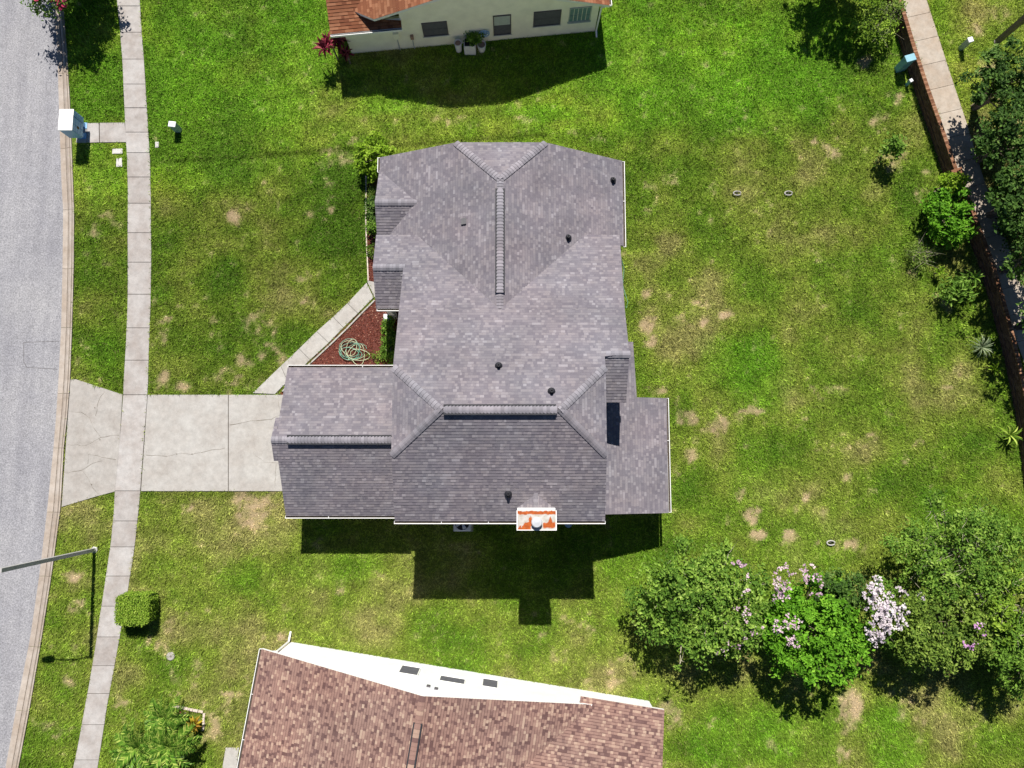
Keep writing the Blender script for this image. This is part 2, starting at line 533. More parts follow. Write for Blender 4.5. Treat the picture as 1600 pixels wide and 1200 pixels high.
def inside(poly, X, Y):
    r = np.zeros(X.shape, bool)
    n_ = len(poly)
    for i in range(n_):
        x0, y0 = poly[i][0], poly[i][1]
        x1, y1 = poly[(i + 1) % n_][0], poly[(i + 1) % n_][1]
        if y0 == y1: continue
        c_ = ((y0 > Y) != (y1 > Y)) & (X < (x1 - x0) * (Y - y0) / (y1 - y0) + x0)
        r ^= c_
    return r


# ------------------------------------------------------------------ lawn colour field
def vnoise(X, Y, scale, seed):
    r = np.random.default_rng(seed)
    g = r.random((256, 256))
    x, y = X / scale + 1000.3, Y / scale + 1000.7
    xi, yi = np.floor(x).astype(int), np.floor(y).astype(int)
    fx, fy = x - xi, y - yi
    fx, fy = fx * fx * (3 - 2 * fx), fy * fy * (3 - 2 * fy)
    a, b = g[xi % 256, yi % 256], g[(xi + 1) % 256, yi % 256]
    c_, d = g[xi % 256, (yi + 1) % 256], g[(xi + 1) % 256, (yi + 1) % 256]
    return (a * (1 - fx) + b * fx) * (1 - fy) + (c_ * (1 - fx) + d * fx) * fy


def fbm(X, Y, scale, seed, o=4):
    t = 0; a = 1.0; s = 0
    for i in range(o):
        t = t + a * vnoise(X, Y, scale / 2 ** i, seed + i); s += a; a *= 0.55
    return t / s


BARE = [  # px, py, rx, ry, strength : dry or worn spots
    (365, 347, 13, 12, .95), (372, 330, 10, 6, .6), (520, 327, 6, 6, .7), (258, 497, 12, 9, .6), (250, 528, 9, 12, .55), (340, 500, 9, 14, .6), (405, 500, 30, 22, .45),
    (375, 562, 16, 16, .65), (350, 590, 26, 12, .5), (262, 590, 18, 12, .8), (284, 597, 20, 9, .8), (430, 548, 26, 14, .45), (445, 440, 30, 10, .3), (470, 463, 7, 6, .6), (390, 600, 26, 9, .65), (520, 480, 24, 12, .3),
    (393, 785, 24, 22, .85), (388, 815, 18, 14, .8), (425, 775, 18, 9, .6), (270, 785, 34, 6, .6), (244, 818, 8, 9, .5), (375, 842, 6, 6, .5), (290, 790, 18, 7, .5), (245, 600, 12, 10, .6),
    (1013, 462, 9, 8, .75), (1000, 483, 9, 7, .85), (1019, 484, 6, 9, .8), (1014, 507, 14, 10, .9), (1017, 531, 14, 11, .95), (1088, 470, 6, 6, .6), (1112, 475, 8, 9, .8), (1138, 490, 11, 10, .85), (1105, 507, 8, 8, .7), (1077, 517, 12, 9, .85), (1060, 503, 8, 8, .4),
    (1030, 614, 24, 9, .8), (1060, 640, 10, 16, .9), (1075, 655, 16, 14, .95), (1118, 668, 18, 11, .95), (1140, 682, 12, 10, .6), (1175, 641, 20, 7, .85), (1083, 717, 9, 8, .7), (1048, 690, 6, 12, .6), (1052, 720, 6, 30, .5), (1082, 690, 10, 9, .5),
    (1165, 768, 10, 14, .8), (1170, 806, 12, 14, .85), (1183, 838, 19, 12, .95), (1237, 838, 9, 11, .9), (1255, 783, 9, 9, .75), (1288, 779, 8, 6, .5), (1272, 834, 11, 9, .65), (1339, 856, 10, 11, .85), (1308, 856, 9, 8, .5),
    (1360, 680, 12, 8, .6), (1438, 687, 10, 8, .8), (1418, 714, 8, 6, .6), (1409, 730, 8, 9, .75), (1446, 731, 6, 5, .6), (1322, 738, 12, 6, .6), (1495, 612, 18, 8, .4), (1345, 700, 18, 10, .35),
    (1330, 1105, 17, 26, .95), (1322, 1135, 14, 20, .7), (1412, 1105, 26, 20, .5), (1435, 1135, 14, 16, .6), (1316, 1180, 16, 14, .6), (1215, 1125, 8, 8, .5), (1530, 1110, 26, 16, .4), (1150, 1050, 24, 10, .5), (1045, 1120, 14, 44, .65),
    (1272, 225, 10, 6, .7), (1306, 245, 14, 14, .8), (1300, 230, 14, 6, .6), (1375, 190, 22, 16, .55), (1400, 150, 12, 12, .55), (1315, 160, 10, 9, .5), (1250, 168, 10, 6, .5), (1390, 255, 18, 14, .55), (1410, 240, 12, 7, .6), (1345, 100, 14, 9, .9), (1325, 105, 16, 9, .6), (1395, 90, 14, 20, .45), (1440, 290, 12, 30, .5), (1445, 430, 30, 12, .5), (1470, 480, 14, 16, .5), (1490, 590, 20, 14, .3), (1290, 620, 40, 30, .25),
    (275, 985, 13, 20, .85), (258, 1010, 10, 12, .6), (232, 1000, 10, 14, .7), (300, 1060, 36, 34, .35), (370, 1100, 24, 40, .55), (335, 1150, 22, 26, .65), (350, 1115, 26, 20, .5), (255, 930, 26, 14, .3), (440, 1000, 10, 14, .5), (200, 1090, 26, 40, .35),
    (115, 905, 14, 14, .8), (120, 945, 16, 12, .6), (110, 1010, 26, 12, .45), (105, 1060, 16, 20, .6), (85, 1130, 22, 24, .5), (170, 345, 14, 10, .5), (165, 370, 22, 20, .35), (160, 160, 5, 5, .4),
    (525, 250, 26, 20, .5), (560, 225, 24, 10, .35), (600, 220, 30, 10, .35), (920, 215, 34, 10, .4), (1040, 290, 30, 16, .3), (1210, 340, 60, 30, .2), (520, 920, 40, 10, .25), (640, 985, 60, 12, .3), (880, 985, 60, 20, .3), (930, 1060, 50, 18, .5), (975, 1050, 26, 22, .4), (710, 187, 40, 10, .35),
    (1555, 120, 40, 40, .5), (1520, 60, 30, 40, .45), (1530, 200, 20, 40, .5), (1560, 20, 30, 20, .5), (1530, 140, 20, 20, .5), (1580, 190, 16, 16, .75),
]
LUSH = [  # px, py, rx, ry, strength : smooth bright green
    (1165, 565, 60, 40, .8), (1185, 600, 44, 40, .7), (1120, 555, 30, 24, .5), (1385, 1135, 26, 36, .9), (1400, 1175, 40, 30, .8), (1215, 1150, 50, 44, .7), (1270, 1160, 40, 40, .5), (1120, 1160, 40, 44, .6), (1250, 850, 80, 40, .4), (1180, 760, 36, 60, .35), (380, 900, 44, 24, .4), (470, 60, 60, 80, .6), (300, 100, 70, 90, .55), (1000, 90, 100, 100, .6), (1180, 110, 120, 90, .75), (980, 150, 40, 30, .6), (860, 175, 60, 14, .7), (620, 165, 70, 14, .5), (430, 160, 60, 50, .6), (1260, 60, 60, 60, .6), (160, 560, 30, 40, .5), (160, 280, 30, 50, .4), (160, 130, 30, 60, .4), (170, 1000, 16, 40, .3), (520, 890, 60, 26, .35), (980, 900, 40, 60, .3), (1490, 800, 60, 40, .4),
]


def lawn_field(X, Y):
    """(colour, bareness) of the turf at plan positions"""
    a = fbm(X, Y, 5.5, 1); b = fbm(X, Y, 1.8, 20); c_ = fbm(X, Y, 0.55, 40, 3)
    wx = X + (fbm(X, Y, 0.9, 60, 3) - .5) * 1.1
    wy = Y + (fbm(X, Y, 0.9, 70, 3) - .5) * 1.1
    bare = np.zeros(X.shape); lush = np.zeros(X.shape)
    for lst, arr in ((BARE, 'b'), (LUSH, 'l')):
        for px, py, rx, ry, s_ in lst:
            cx, cy = P(px, py)
            k = 1 / 31.0 * (1.0 + 0.003 * cy)
            q = ((wx - cx) / (rx * k * 1.25)) ** 2 + ((wy - cy) / (ry * k * 1.25)) ** 2
            f = s_ * (.9 if arr == 'b' else 1.0) * np.clip(1.25 - q, 0, 1)
            if arr == 'b': bare = np.maximum(bare, f)
            else: lush = np.maximum(lush, f * 0.9)
    # turf mix: lush at the far side and the left strip, drier towards the right
    north = np.clip((Y - 15.2 - 0.12 * X) / 1.5, 0, 1)
    east = np.clip((X - 6.0) / 8.0, 0, 1) * (1 - north)
    west = np.clip((-4.0 - X) / 4.0, 0, 1) * (1 - north) * (Y > -2)
    beyond = np.clip((X - (20.9 + (24.6 - Y) * 0.25)) / 1.0, 0, 1)
    dry = np.clip(0.51 + 1.5 * (a - .5) + 1.3 * (b - .5) + 0.10 * east - 0.30 * north + 0.05 * (1 - north) - 0.30 * lush + .3 * beyond - 0.16 * west, 0, 1)
    C = np.array([(0.112, 0.228, 0.018), (0.180, 0.298, 0.027), (0.268, 0.345, 0.050), (0.37, 0.36, 0.115)])
    t = dry * 3
    i = np.clip(t.astype(int), 0, 2)
    f = (t - i)[..., None]
    col = C[i] * (1 - f) + C[i + 1] * f
    lushc = np.array((0.19, 0.44, 0.022))
    col = col * (1 - lush[..., None] * .6) + lushc * lush[..., None] * .6
    col = col * (1 + north[..., None] * (.20 + .6 * np.clip(fbm(X, Y, 3.2, 170, 3) - .45, 0, 1)[..., None] * np.array([1.5, 1.1, .6])))
    stripe = np.sin((Y - .10 * X + .5 * np.sin(X * .25)) * 2 * np.pi / 1.15)
    col = col * (1 + .07 * stripe[..., None] * (a[..., None] * 1.4))
    # the mowing line between the two gardens
    mow = np.exp(-((Y - (15.55 + 0.075 * (X + 18))) / 0.13) ** 2) * (X > -18.4) * (X < 2)
    col = col * (1 - 0.5 * mow[..., None])
    brm = np.clip((bare - 0.42 + 1.5 * (c_ - .5) + 1.0 * (fbm(X, Y, 0.2, 45, 2) - .5)) / 0.6, 0, 1)
    tan = np.array((0.62, 0.45, 0.29)) * (0.8 + .4 * c_[..., None])
    col = col * (1 - brm[..., None] * .85) + tan * brm[..., None] * .85
    col = col * (0.70 + 0.60 * c_[..., None]) * (1 - .16 * west[..., None])
    return col, brm


NOGRASS = []
# ------------------------------------------------------------------ the ground: one sheet, fine in the middle
def make_ground():
    xs = np.concatenate([[-300, -120, -60, -40], np.arange(-26, 34.01, 0.2), [40, 60, 120, 300]])
    ys = np.concatenate([[-300, -120, -60, -30], np.arange(-20, 30.01, 0.2), [40, 60, 120, 300]])
    Xg, Yg = np.meshgrid(xs, ys)
    Z = np.zeros_like(Xg)
    v = np.stack([Xg.ravel(), Yg.ravel(), Z.ravel()], 1)
    ny, nx = Xg.shape
    idx = np.arange(nx * ny).reshape(ny, nx)
    q = np.stack([idx[:-1, :-1], idx[:-1, 1:], idx[1:, 1:], idx[1:, :-1]], -1).reshape(-1, 4)
    me = quad_mesh('lawn', v, q)
    col, _ = lawn_field(Xg.ravel(), Yg.ravel())
    far = (v[:, 0] < -26.1) | (v[:, 0] > 33.5) | (v[:, 1] < -19.9) | (v[:, 1] > 29.9)
    col[far] = col[~far].mean(0)
    at = me.attributes.new('tint', 'FLOAT_COLOR', 'POINT')
    at.data.foreach_set('color', np.concatenate([col * 0.6, np.ones((len(col), 1))], 1).astype(np.float32).ravel())
    o = link('lawn', me, M['soil'])
    tag(o, 'patchy green lawn with dry tan spots around the houses', 'lawn', kind='structure')


make_ground()


def dense(line, ylo, yhi, step=1.0):
    return [(x_at(line, y), y) for y in np.arange(yhi, ylo, -step)]


# road, with the faint seam of a patched rectangle
road_poly = [(-38.0, 40.0)] + [(x, y) for x, y in dense(ROAD_LINE, -30, 38)] + [(-42.0, -30.0)]
mb = MB(); mb.prism(road_poly, -0.2, 0.012)
road = mb.build('road', M['asphalt'])
tag(road, 'light grey asphalt road along the kerb', 'road', kind='structure')
mb = MB()
for a, b in (((37, 535), (37, 565)), ((37, 535), (92, 533)), ((37, 565), (42, 574)), ((42, 574), (90, 577))):
    a, b = P3(*a, 0.0145), P3(*b, 0.0145)
    d = (b - a); n2 = Vector((-d.y, d.x, 0)).normalized() * 0.018
    mb.poly([a - n2, b - n2, b + n2, a + n2])
mb.build('patch_seam', M['asphalt_seam'], road)
NOGRASS.append([(-60, 60)] + [(x, y) for x, y in dense(CURB_LINE, -30, 38)] + [(-60, -30)])


def sweep_segment(name, lineA, lineB, y0, y1, prof, mat, parent, step=0.5):
    """cross profile (fraction from lineA to lineB, z) swept between plan rows y0 > y1"""
    ysw = list(np.linspace(y0, y1, max(2, int(abs(y0 - y1) / step) + 1)))
    pts, fs = [], []
    m = len(prof)
    for y in ysw:
        xa, xb = x_at(lineA, y), x_at(lineB, y)
        for f, z in prof: pts.append((xa + (xb - xa) * f, y, z))
    for i in range(len(ysw) - 1):
        for k in range(m - 1):
            fs.append((i * m + k, (i + 1) * m + k, (i + 1) * m + k + 1, i * m + k + 1))
    fs.append(tuple(range(m)))
    fs.append(tuple(range((len(ysw)) * m - 1, (len(ysw) - 1) * m - 1, -1)))
    b = MB(); b.faces(pts, fs)
    return b.build(name, mat, parent)


curb = thing('kerb', (-23, 5, 0), 'pale concrete kerb with gutter pan beside the road', 'kerb', kind='structure')
CPROF = [(0, -0.1), (0.0, 0.022), (0.40, 0.010), (0.44, 0.004), (0.50, 0.008), (0.60, 0.06), (0.70, 0.105), (0.80, 0.115), (0.84, 0.10), (0.86, 0.09), (1.0, 0.085), (1.0, -0.1)]
cj = [-10, 115, 232, 328, 420, 512, 615, 700, 800, 900, 1010, 1110, 1215]
cy = [36.0] + [P(100, y)[1] for y in cj] + [-28.0]
for i in range(len(cy) - 1):
    sweep_segment('kerb_segment', ROAD_LINE, CURB_LINE, cy[i] - 0.008, cy[i + 1] + 0.008, CPROF, M['curb'], curb)

mb = MB()
for f0, f1, zz in ((.415, .475, .012), (.845, .885, .104)):
    yy = np.arange(30, -22, -.5)
    for i in range(len(yy) - 1):
        q = []
        for y, fa in ((yy[i], f0), (yy[i], f1), (yy[i + 1], f1), (yy[i + 1], f0)):
            xa, xb = x_at(ROAD_LINE, y), x_at(CURB_LINE, y)
            q.append((xa + (xb - xa) * fa, y, zz))
        mb.poly(q)
mb.build('groove_dirt', M['groove'], curb)

# pavement slabs
walk = thing('pavement', (-20, 5, 0), 'concrete pavement of square slabs parallel to the road', 'pavement', kind='structure')
mb = MB()
mb.prism([(x + .02, y) for x, y in dense(WALKW_LINE, -26, 37)] + [(x - .02, y) for x, y in dense(WALKE_LINE, -26, 37)][::-1], -0.1, 0.015)
mb.build('joint_bed', M['joint'], walk)
jy = [-110, -70, -31, 10, 51, 93, 132, 169, 207, 239, 277, 318, 364, 410, 460, 512.5, 563, 617, 767, 814, 854.5, 900, 947, 995, 1040, 1083.5, 1132, 1187, 1240, 1290]
jY = [P(200, y)[1] for y in jy]
for i in range(len(jY) - 1):
    y0, y1 = jY[i] - 0.012, jY[i + 1] + 0.012
    dz = random.uniform(-0.006, 0.006)
    pts = []
    yy = np.linspace(y0, y1, 4)
    for y in yy: pts.append((x_at(WALKW_LINE, y) + random.uniform(0, .012), y))
    for y in yy[::-1]: pts.append((x_at(WALKE_LINE, y) - random.uniform(0, .012), y))
    b = MB(); b.prism(pts, -0.1, 0.045 + dz)
    b.build('slab', M['concrete'], walk, bevel=0.008)
NOGRASS.append([(x, y) for x, y in dense(WALKW_LINE, -26, 37)] + [(x, y) for x, y in dense(WALKE_LINE, -26, 37)][::-1])


def crack(pts, parent, z, w=0.02):
    b = MB()
    path = []
    for i in range(len(pts) - 1):
        a, c_ = Vector(P(*pts[i])), Vector(P(*pts[i + 1]))
        m = max(2, int((c_ - a).length / 0.22))
        for k in range(m):
            q = a.lerp(c_, k / m)
            path.append(q + Vector((random.uniform(-.03, .03), random.uniform(-.03, .03))) * (0 if k == 0 and i == 0 else 1))
    path.append(Vector(P(*pts[-1])))
    for i in range(len(path) - 1):
        a, c_ = path[i], path[i + 1]
        d = c_ - a
        nn = Vector((-d.y, d.x)).normalized() * w * random.uniform(0.12, 0.65)
        b.poly([(a.x - nn.x, a.y - nn.y, z), (c_.x - nn.x, c_.y - nn.y, z), (c_.x + nn.x, c_.y + nn.y, z), (a.x + nn.x, a.y + nn.y, z)])
    return b.build('crack', M['crack'], parent)


drive = thing('driveway', (-15, 1, 0), 'cracked pale concrete driveway from the road to the garage', 'driveway', kind='structure')
mb = MB(); mb.prism([P(228, 617.5), P(455, 617.5), P(455, 766.5), P(219, 766.5)], -0.1, 0.012); mb.build('joint_bed', M['joint'], drive)
for q in ([P(231.5, 617), P(356.8, 617), P(356.8, 767.3), P(221, 767.3)], [P(357.8, 617), P(446, 617), P(446, 767.3), P(357.8, 767.3)]):
    q = [Vector(a) for a in q]
    if q[1].x > -11.9: q[1].x = q[2].x = -10.2
    mb = MB(); mb.prism(q, -0.1, 0.05); mb.build('slab', M['concrete_drive'], drive, bevel=0.008)
mb = MB(); mb.prism(APRON, -0.1, 0.046); mb.build('apron_slab', M['concrete_drive'], drive, bevel=0.01)
Zc = 0.0545
crack([(229, 711), (262, 713), (275, 709), (300, 709.5), (330, 704), (352, 700)], drive, Zc, .018)
crack([(360, 664), (378, 660), (400, 657), (425, 655), (446, 645)], drive, Zc, .03)
crack([(434, 612), (438, 650)], drive, Zc, .012)
crack([(400, 712), (415, 722), (435, 724), (437, 718)], drive, Zc, .014)
crack([(432, 725), (430, 760)], drive, Zc, .014)
for pts in ([(107, 695), (135, 696), (150, 688), (158, 683), (187, 680)], [(158, 683), (148, 668), (140, 652), (128, 644)], [(104, 739), (115, 736), (129, 735), (143, 725), (160, 720)], [(129, 735), (138, 748), (146, 762), (155, 772)], [(138, 725), (139, 710), (160, 714), (182, 718)], [(150, 650), (157, 620), (164, 612)], [(109, 643), (128, 644)]):
    crack(pts, drive, 0.0505, .018)
mb = MB()
for px, py in ((276, 709.5), (300, 709.5), (148, 637), (143, 757), (156, 687)):
    c0 = P3(px, py, 0.0565); mb.poly([c0 + Vector((math.cos(t) * .035, math.sin(t) * .03, 0)) for t in np.linspace(0, 2 * math.pi, 8)[:-1]])
mb.build('stain', M['crack'], drive)
NOGRASS += [DRIVE, APRON]

# diagonal garden walk
gw = thing('garden_path', (-14, 6, 0), 'diagonal concrete path from the driveway to the porch', 'path', kind='structure')
mb = MB(); mb.prism([P(*a) for a in WALKWAY_L] + [P(*a) for a in WALKWAY_R][::-1], -0.1, 0.014); mb.build('joint_bed', M['joint'], gw)
for i in range(len(WALKWAY_L) - 1):
    q = [Vector(P(*WALKWAY_L[i])), Vector(P(*WALKWAY_L[i + 1])), Vector(P(*WALKWAY_R[i + 1])), Vector(P(*WALKWAY_R[i]))]
    c0 = sum(q, Vector((0, 0))) / 4
    q = [c0 + (a - c0) * 0.988 for a in q]
    mb = MB(); mb.prism(q, -0.1, 0.052); mb.build('slab', M['concrete_drive'], gw, bevel=0.008)
q = [Vector(P(574, 440.5)), Vector(P(576.5, 439)), Vector((-5.0, 8.6)), Vector((-5.0, 7.3)), Vector(P(588, 467)), Vector(P(585, 464))]
mb = MB(); mb.prism(q, -0.1, 0.05); mb.build('slab', M['concrete_drive'], gw, bevel=0.008)
NOGRASS += [[P(*a) for a in WALKWAY_L] + [P(*a) for a in WALKWAY_R][::-1], BED, [(-6.6, 7), (-6.6, 15), (-4, 15), (-4, 7)]]

# pad and stepping slabs by the mailbox
mp = thing('mailbox_pad', (-22, 17, 0), 'short concrete walk from the mailbox to the pavement', 'path', kind='structure')
mb = MB(); mb.prism([P(120, 193), P(196, 193), P(199, 222.5), P(121, 223)], -0.1, 0.012); mb.build('joint_bed', M['joint'], mp)
for q in ([P(119.5, 196), P(136, 193), P(136, 223.5), P(120, 223.5)], [P(136.8, 193), P(155, 192.5), P(155.5, 223), P(136.8, 223.5)], [P(156.3, 192.5), P(195, 192), P(198.5, 222.5), P(156.8, 223)]):
    mb = MB(); mb.prism(q, -0.1, 0.045); mb.build('slab', M['concrete'], mp, bevel=0.008)
NOGRASS.append(MAILPAD)


# ------------------------------------------------------------------ roofs
def poly_interval(st, t):
    xs = []
    m = len(st)
    for i in range(m):
        (s0, t0), (s1, t1) = st[i], st[(i + 1) % m]
        if (t0 > t) != (t1 > t):
            xs.append(s0 + (s1 - s0) * (t - t0) / (t1 - t0))
    return (min(xs), max(xs)) if len(xs) >= 2 else None


def shingle_plane(poly, mat, parent, exposure=0.135, w=(0.08, 0.20), thick=0.011, tref=None, keep=0.15, band=0.55):
    """overlapping shingle tabs laid over one planar roof polygon"""
    pv = [Vector(p) for p in poly]
    nrm = Vector((0, 0, 0))
    for i in range(len(pv)):
        a, b = pv[i], pv[(i + 1) % len(pv)]
        nrm += Vector(((a.y - b.y) * (a.z + b.z), (a.z - b.z) * (a.x + b.x), (a.x - b.x) * (a.y + b.y)))
    nrm.normalize()
    if nrm.z < 0: nrm = -nrm
    e = Vector((0, 0, 1)).cross(nrm).normalized()
    u = nrm.cross(e).normalized()
    if u.z < 0: u, e = -u, -e
    o = pv[0]
    st = [((p - o).dot(e), (p - o).dot(u)) for p in pv]
    tmax, tmin = max(t for _, t in st), min(t for _, t in st)
    top = tmax if tref is None else (Vector(tref) - o).dot(u)
    V, Q, T = [], [], []
    k0 = max(0, int((top - tmax) / exposure + 1e-4))
    k = k0
    while True:
        hi, lo = top - k * exposure, top - (k + 1) * exposure
        k += 1
        if hi <= tmin + 1e-4: break
        hi, lo = min(hi, tmax), max(lo, tmin)
        if hi - lo < 1e-3: continue
        il, ih = poly_interval(st, lo + 1e-4), poly_interval(st, hi - 1e-4)
        if il is None or ih is None: continue
        s = min(il[0], ih[0]) - random.uniform(0, w[1])
        send = max(il[1], ih[1])
        prev = 0.5
        while s < send:
            s2 = s + random.uniform(*w)
            al, bl = min(max(s, il[0]), il[1]), min(max(s2, il[0]), il[1])
            ah, bh = min(max(s, ih[0]), ih[1]), min(max(s2, ih[0]), ih[1])
            if bl - al > 1e-3 or bh - ah > 1e-3:
                h = thick + (0.007 if random.random() < 0.45 else 0.0) + random.uniform(0, .002)
                i = len(V)
                f = lambda ss, tt, hh: o + e * ss + u * tt + nrm * hh
                q_ = .80
                am_, bm_ = al + (ah - al) * q_, bl + (bh - bl) * q_
                hm = h + (.0025 - h) * q_
                tm = lo + (hi - lo) * q_
                V += [f(al, lo, h), f(bl, lo, h), f(bh, hi, 0.0025), f(ah, hi, 0.0025), f(al, lo, 0), f(bl, lo, 0), f(am_, tm, hm), f(bm_, tm, hm)]
                Q += [(i, i + 1, i + 7, i + 6), (i + 6, i + 7, i + 2, i + 3), (i + 4, i + 5, i + 1, i)]
                tn = prev if random.random() < keep else random.random()
                prev = tn
                T += [tn, max(0, tn - band), max(0, tn - .3)]
            s = s2
    b = base_of(parent)
    V = np.array([(p.x - b.x, p.y - b.y, p.z - b.z) for p in V])
    me = quad_mesh('shingles', V, np.array(Q), np.array(T))
    ob = link('shingles', me, mat, parent)
    ob['kind'] = 'stuff'
    return ob


_caps = {}


def cap_mesh(drop, width, length):
    key = (round(drop, 2), round(width, 2), round(length, 2))
    if key not in _caps:
        out = []
        for t in (0.15, 0.5, 0.85):
            b = MB()
            L, W = length * 1.25, width
            z0, z1, th = 0.006, 0.030, 0.020
            pts = [(0, -W, z0 - drop * W), (0, -W * .25, z0 - drop * W * .12), (0, W * .25, z0 - drop * W * .12), (0, W, z0 - drop * W),
                   (L, -W, z1 - drop * W), (L, -W * .25, z1 - drop * W * .12), (L, W * .25, z1 - drop * W * .12), (L, W, z1 - drop * W)]
            pts += [(L, p[1], p[2] - th) for p in pts[4:]]
            b.faces(pts, [(0, 4, 5, 1), (1, 5, 6, 2), (2, 6, 7, 3), (4, 8, 9, 5), (5, 9, 10, 6), (6, 10, 11, 7)], t)
            # skirt
            b.faces([(0, -W, z0 - drop * W), (L, -W, z1 - drop * W), (L, -W, z1 - drop * W - th), (0, -W, z0 - drop * W - th)], [(0, 3, 2, 1)], t)
            b.faces([(0, W, z0 - drop * W), (L, W, z1 - drop * W), (L, W, z1 - drop * W - th), (0, W, z0 - drop * W - th)], [(0, 1, 2, 3)], t)
            out.append(b.mesh('ridge_cap', tone=True))
        _caps[key] = out
    return _caps[key]


def caps(p0, p1, parent, mat, drop=0.45, width=0.15, spacing=0.15, lift=0.02, name='ridge_cap'):
    """a row of ridge caps from p0 up to p1 (each overlaps the one before)"""
    p0, p1 = Vector(p0), Vector(p1)
    d = p1 - p0
    L = d.length
    d.normalize()
    m = max(1, int(L / spacing))
    up = Vector((0, 0, 1))
    y = up.cross(d).normalized()
    z = d.cross(y).normalized()
    R = Matrix((( d.x, y.x, z.x), (d.y, y.y, z.y), (d.z, y.z, z.z))).to_4x4()
    ms = cap_mesh(drop, width, L / m)
    b = base_of(parent)
    for i in range(m):
        me = random.choice(ms)
        ob = link(name, me, mat, parent)
        q = p0 + d * (L * i / m) + z * lift - b
        ob.matrix_local = Matrix.Translation(q) @ R


def gutter(p0, p1, out, parent, mat, size=0.12, hang=2.0):
    """open white gutter from p0 to p1 under an eave; out points away from the wall"""
    p0, p1, out = Vector(p0), Vector(p1), Vector(out).normalized()
    d = p1 - p0
    up = Vector((0, 0, 1))
    b = MB()
    t = 0.016
    b.obox(p0 - up * size, d, out * size, up * t)                     # floor
    b.obox(p0 - up * size + out * (size - t * 1.6), d, out * t * 1.7, up * (size + .015))   # front lip
    b.obox(p0 - up * (size - t), d, out * t * .5, up * size * .8)            # back
    dn = d.normalized()
    for q in (p0, p1 - dn * t): b.obox(q - up * (size - t), dn * t, out * (size - t), up * (size - .03))
    m = int(d.length / hang)
    for i in range(1, m): b.obox(p0 + dn * (i * hang) - up * 0.03, dn * 0.022, out * size, up * 0.02)
    g = b.build('gutter', mat, parent)
    b = MB(); b.obox(p0 - up * (size * .62) + out * t + dn * t, d - dn * 2 * t, out * (size - 3 * t), up * .01); b.build('gutter_shade', M['joint'], g)  # dark strip painted in for the shade inside the gutter
    return g


def vent_strip(p0, p1, parent, w=0.215, h=0.06):
    p0, p1 = Vector(p0), Vector(p1)
    d = p1 - p0
    y = Vector((0, 0, 1)).cross(d).normalized()
    b = MB()
    b.obox(p0 - y * w - Vector((0, 0, .05)), d, y * 2 * w, Vector((0, 0, .05 + h)))
    return b.build('ridge_vent', M['vent_black'], parent)


def pipe_vent(px, py, zfun, parent, h=0.32, name='vent_pipe'):
    z = 4.0
    for _ in range(8):
        x, y = P(px, py, z + h * .5)
        z = zfun(x, y)
    b = MB()
    b.lathe((x, y, z - .05), [(0.17, 0), (0.16, 0.10), (0.075, 0.16), (0.065, h), (0.035, h), (0.035, h - .05)], 12)
    return b.build(name, M['black'], parent, smooth=False)


def wall_window(o, n2, quad, parent, glass, frame, depth=0.05, rows=1, cols=1, name='window', fw=0.05, lower=None):
    """window in a vertical wall (through plan point o, outward normal n2), outlined by two pixels: top-left and bottom-right corners"""
    a = [on_wall(o, n2, *q) for q in quad]
    t = Vector((-n2[1], n2[0], 0))
    if (a[1] - a[0]).dot(t) < 0: t = -t
    z1, z0 = max(p.z for p in a), min(p.z for p in a)
    s0, s1 = sorted((a[0].dot(t), a[1].dot(t)))
    base = Vector((o[0], o[1], 0))
    p = base + t * (s0 - base.dot(t)); p.z = z0
    return place_window(p, t, Vector((n2[0], n2[1], 0)), s1 - s0, z1 - z0, parent, glass, frame, depth, rows, cols, name, fw, lower)


def place_window(p, t, nn, w, h, parent, glass, frame, depth=0.05, rows=1, cols=1, name='window', fw=0.05, lower=None):
    up = Vector((0, 0, 1))
    b = MB()
    b.obox(p + nn * 0.004, t * w, nn * depth, up * fw)
    b.obox(p + nn * 0.004 + up * (h - fw), t * w, nn * depth, up * fw)
    b.obox(p + nn * 0.004 + up * fw, t * fw, nn * depth, up * (h - 2 * fw))
    b.obox(p + nn * 0.004 + up * fw + t * (w - fw), t * fw, nn * depth, up * (h - 2 * fw))
    fr = b.build(name, frame, parent)
    cw, ch = (w - 2 * fw) / cols, (h - 2 * fw) / rows
    g = 0.018
    for i in range(cols):
        for j in range(rows):
            b = MB()
            b.obox(p + nn * 0.006 + t * (fw + i * cw + (g if cols > 1 else 0)) + up * (fw + j * ch + (g if rows > 1 else 0)), t * (cw - (2 * g if cols > 1 else 0)), nn * (0.02 + .008 * (j % 2)), up * (ch - (2 * g if rows > 1 else 0)))
            b.build('pane', glass if (lower is None or j == rows - 1) else lower, fr)
    b = MB()
    b.obox(p - up * 0.06 + nn * 0.003 - t * .04, t * (w + .08), nn * 0.09, up * 0.055)
    b.build('sill', frame if frame is not M['bronze'] else M['stucco_cream'], fr)
    return fr


# ------------------------------------------------------------------ the grey-roofed house
K = 0.476
RZ, RY = 7.5, 1.96
def zN(x, y): return RZ - K * (y - RY)
def zS(x, y): return RZ - K * (RY - y)
WX, WZ = -0.53, 5.32
def zW(x, y): return WZ - K * (WX - x)
def zE(x, y): return WZ - K * (x - WX)
def pt(f, x, y): return Vector((x, y, f(x, y)))

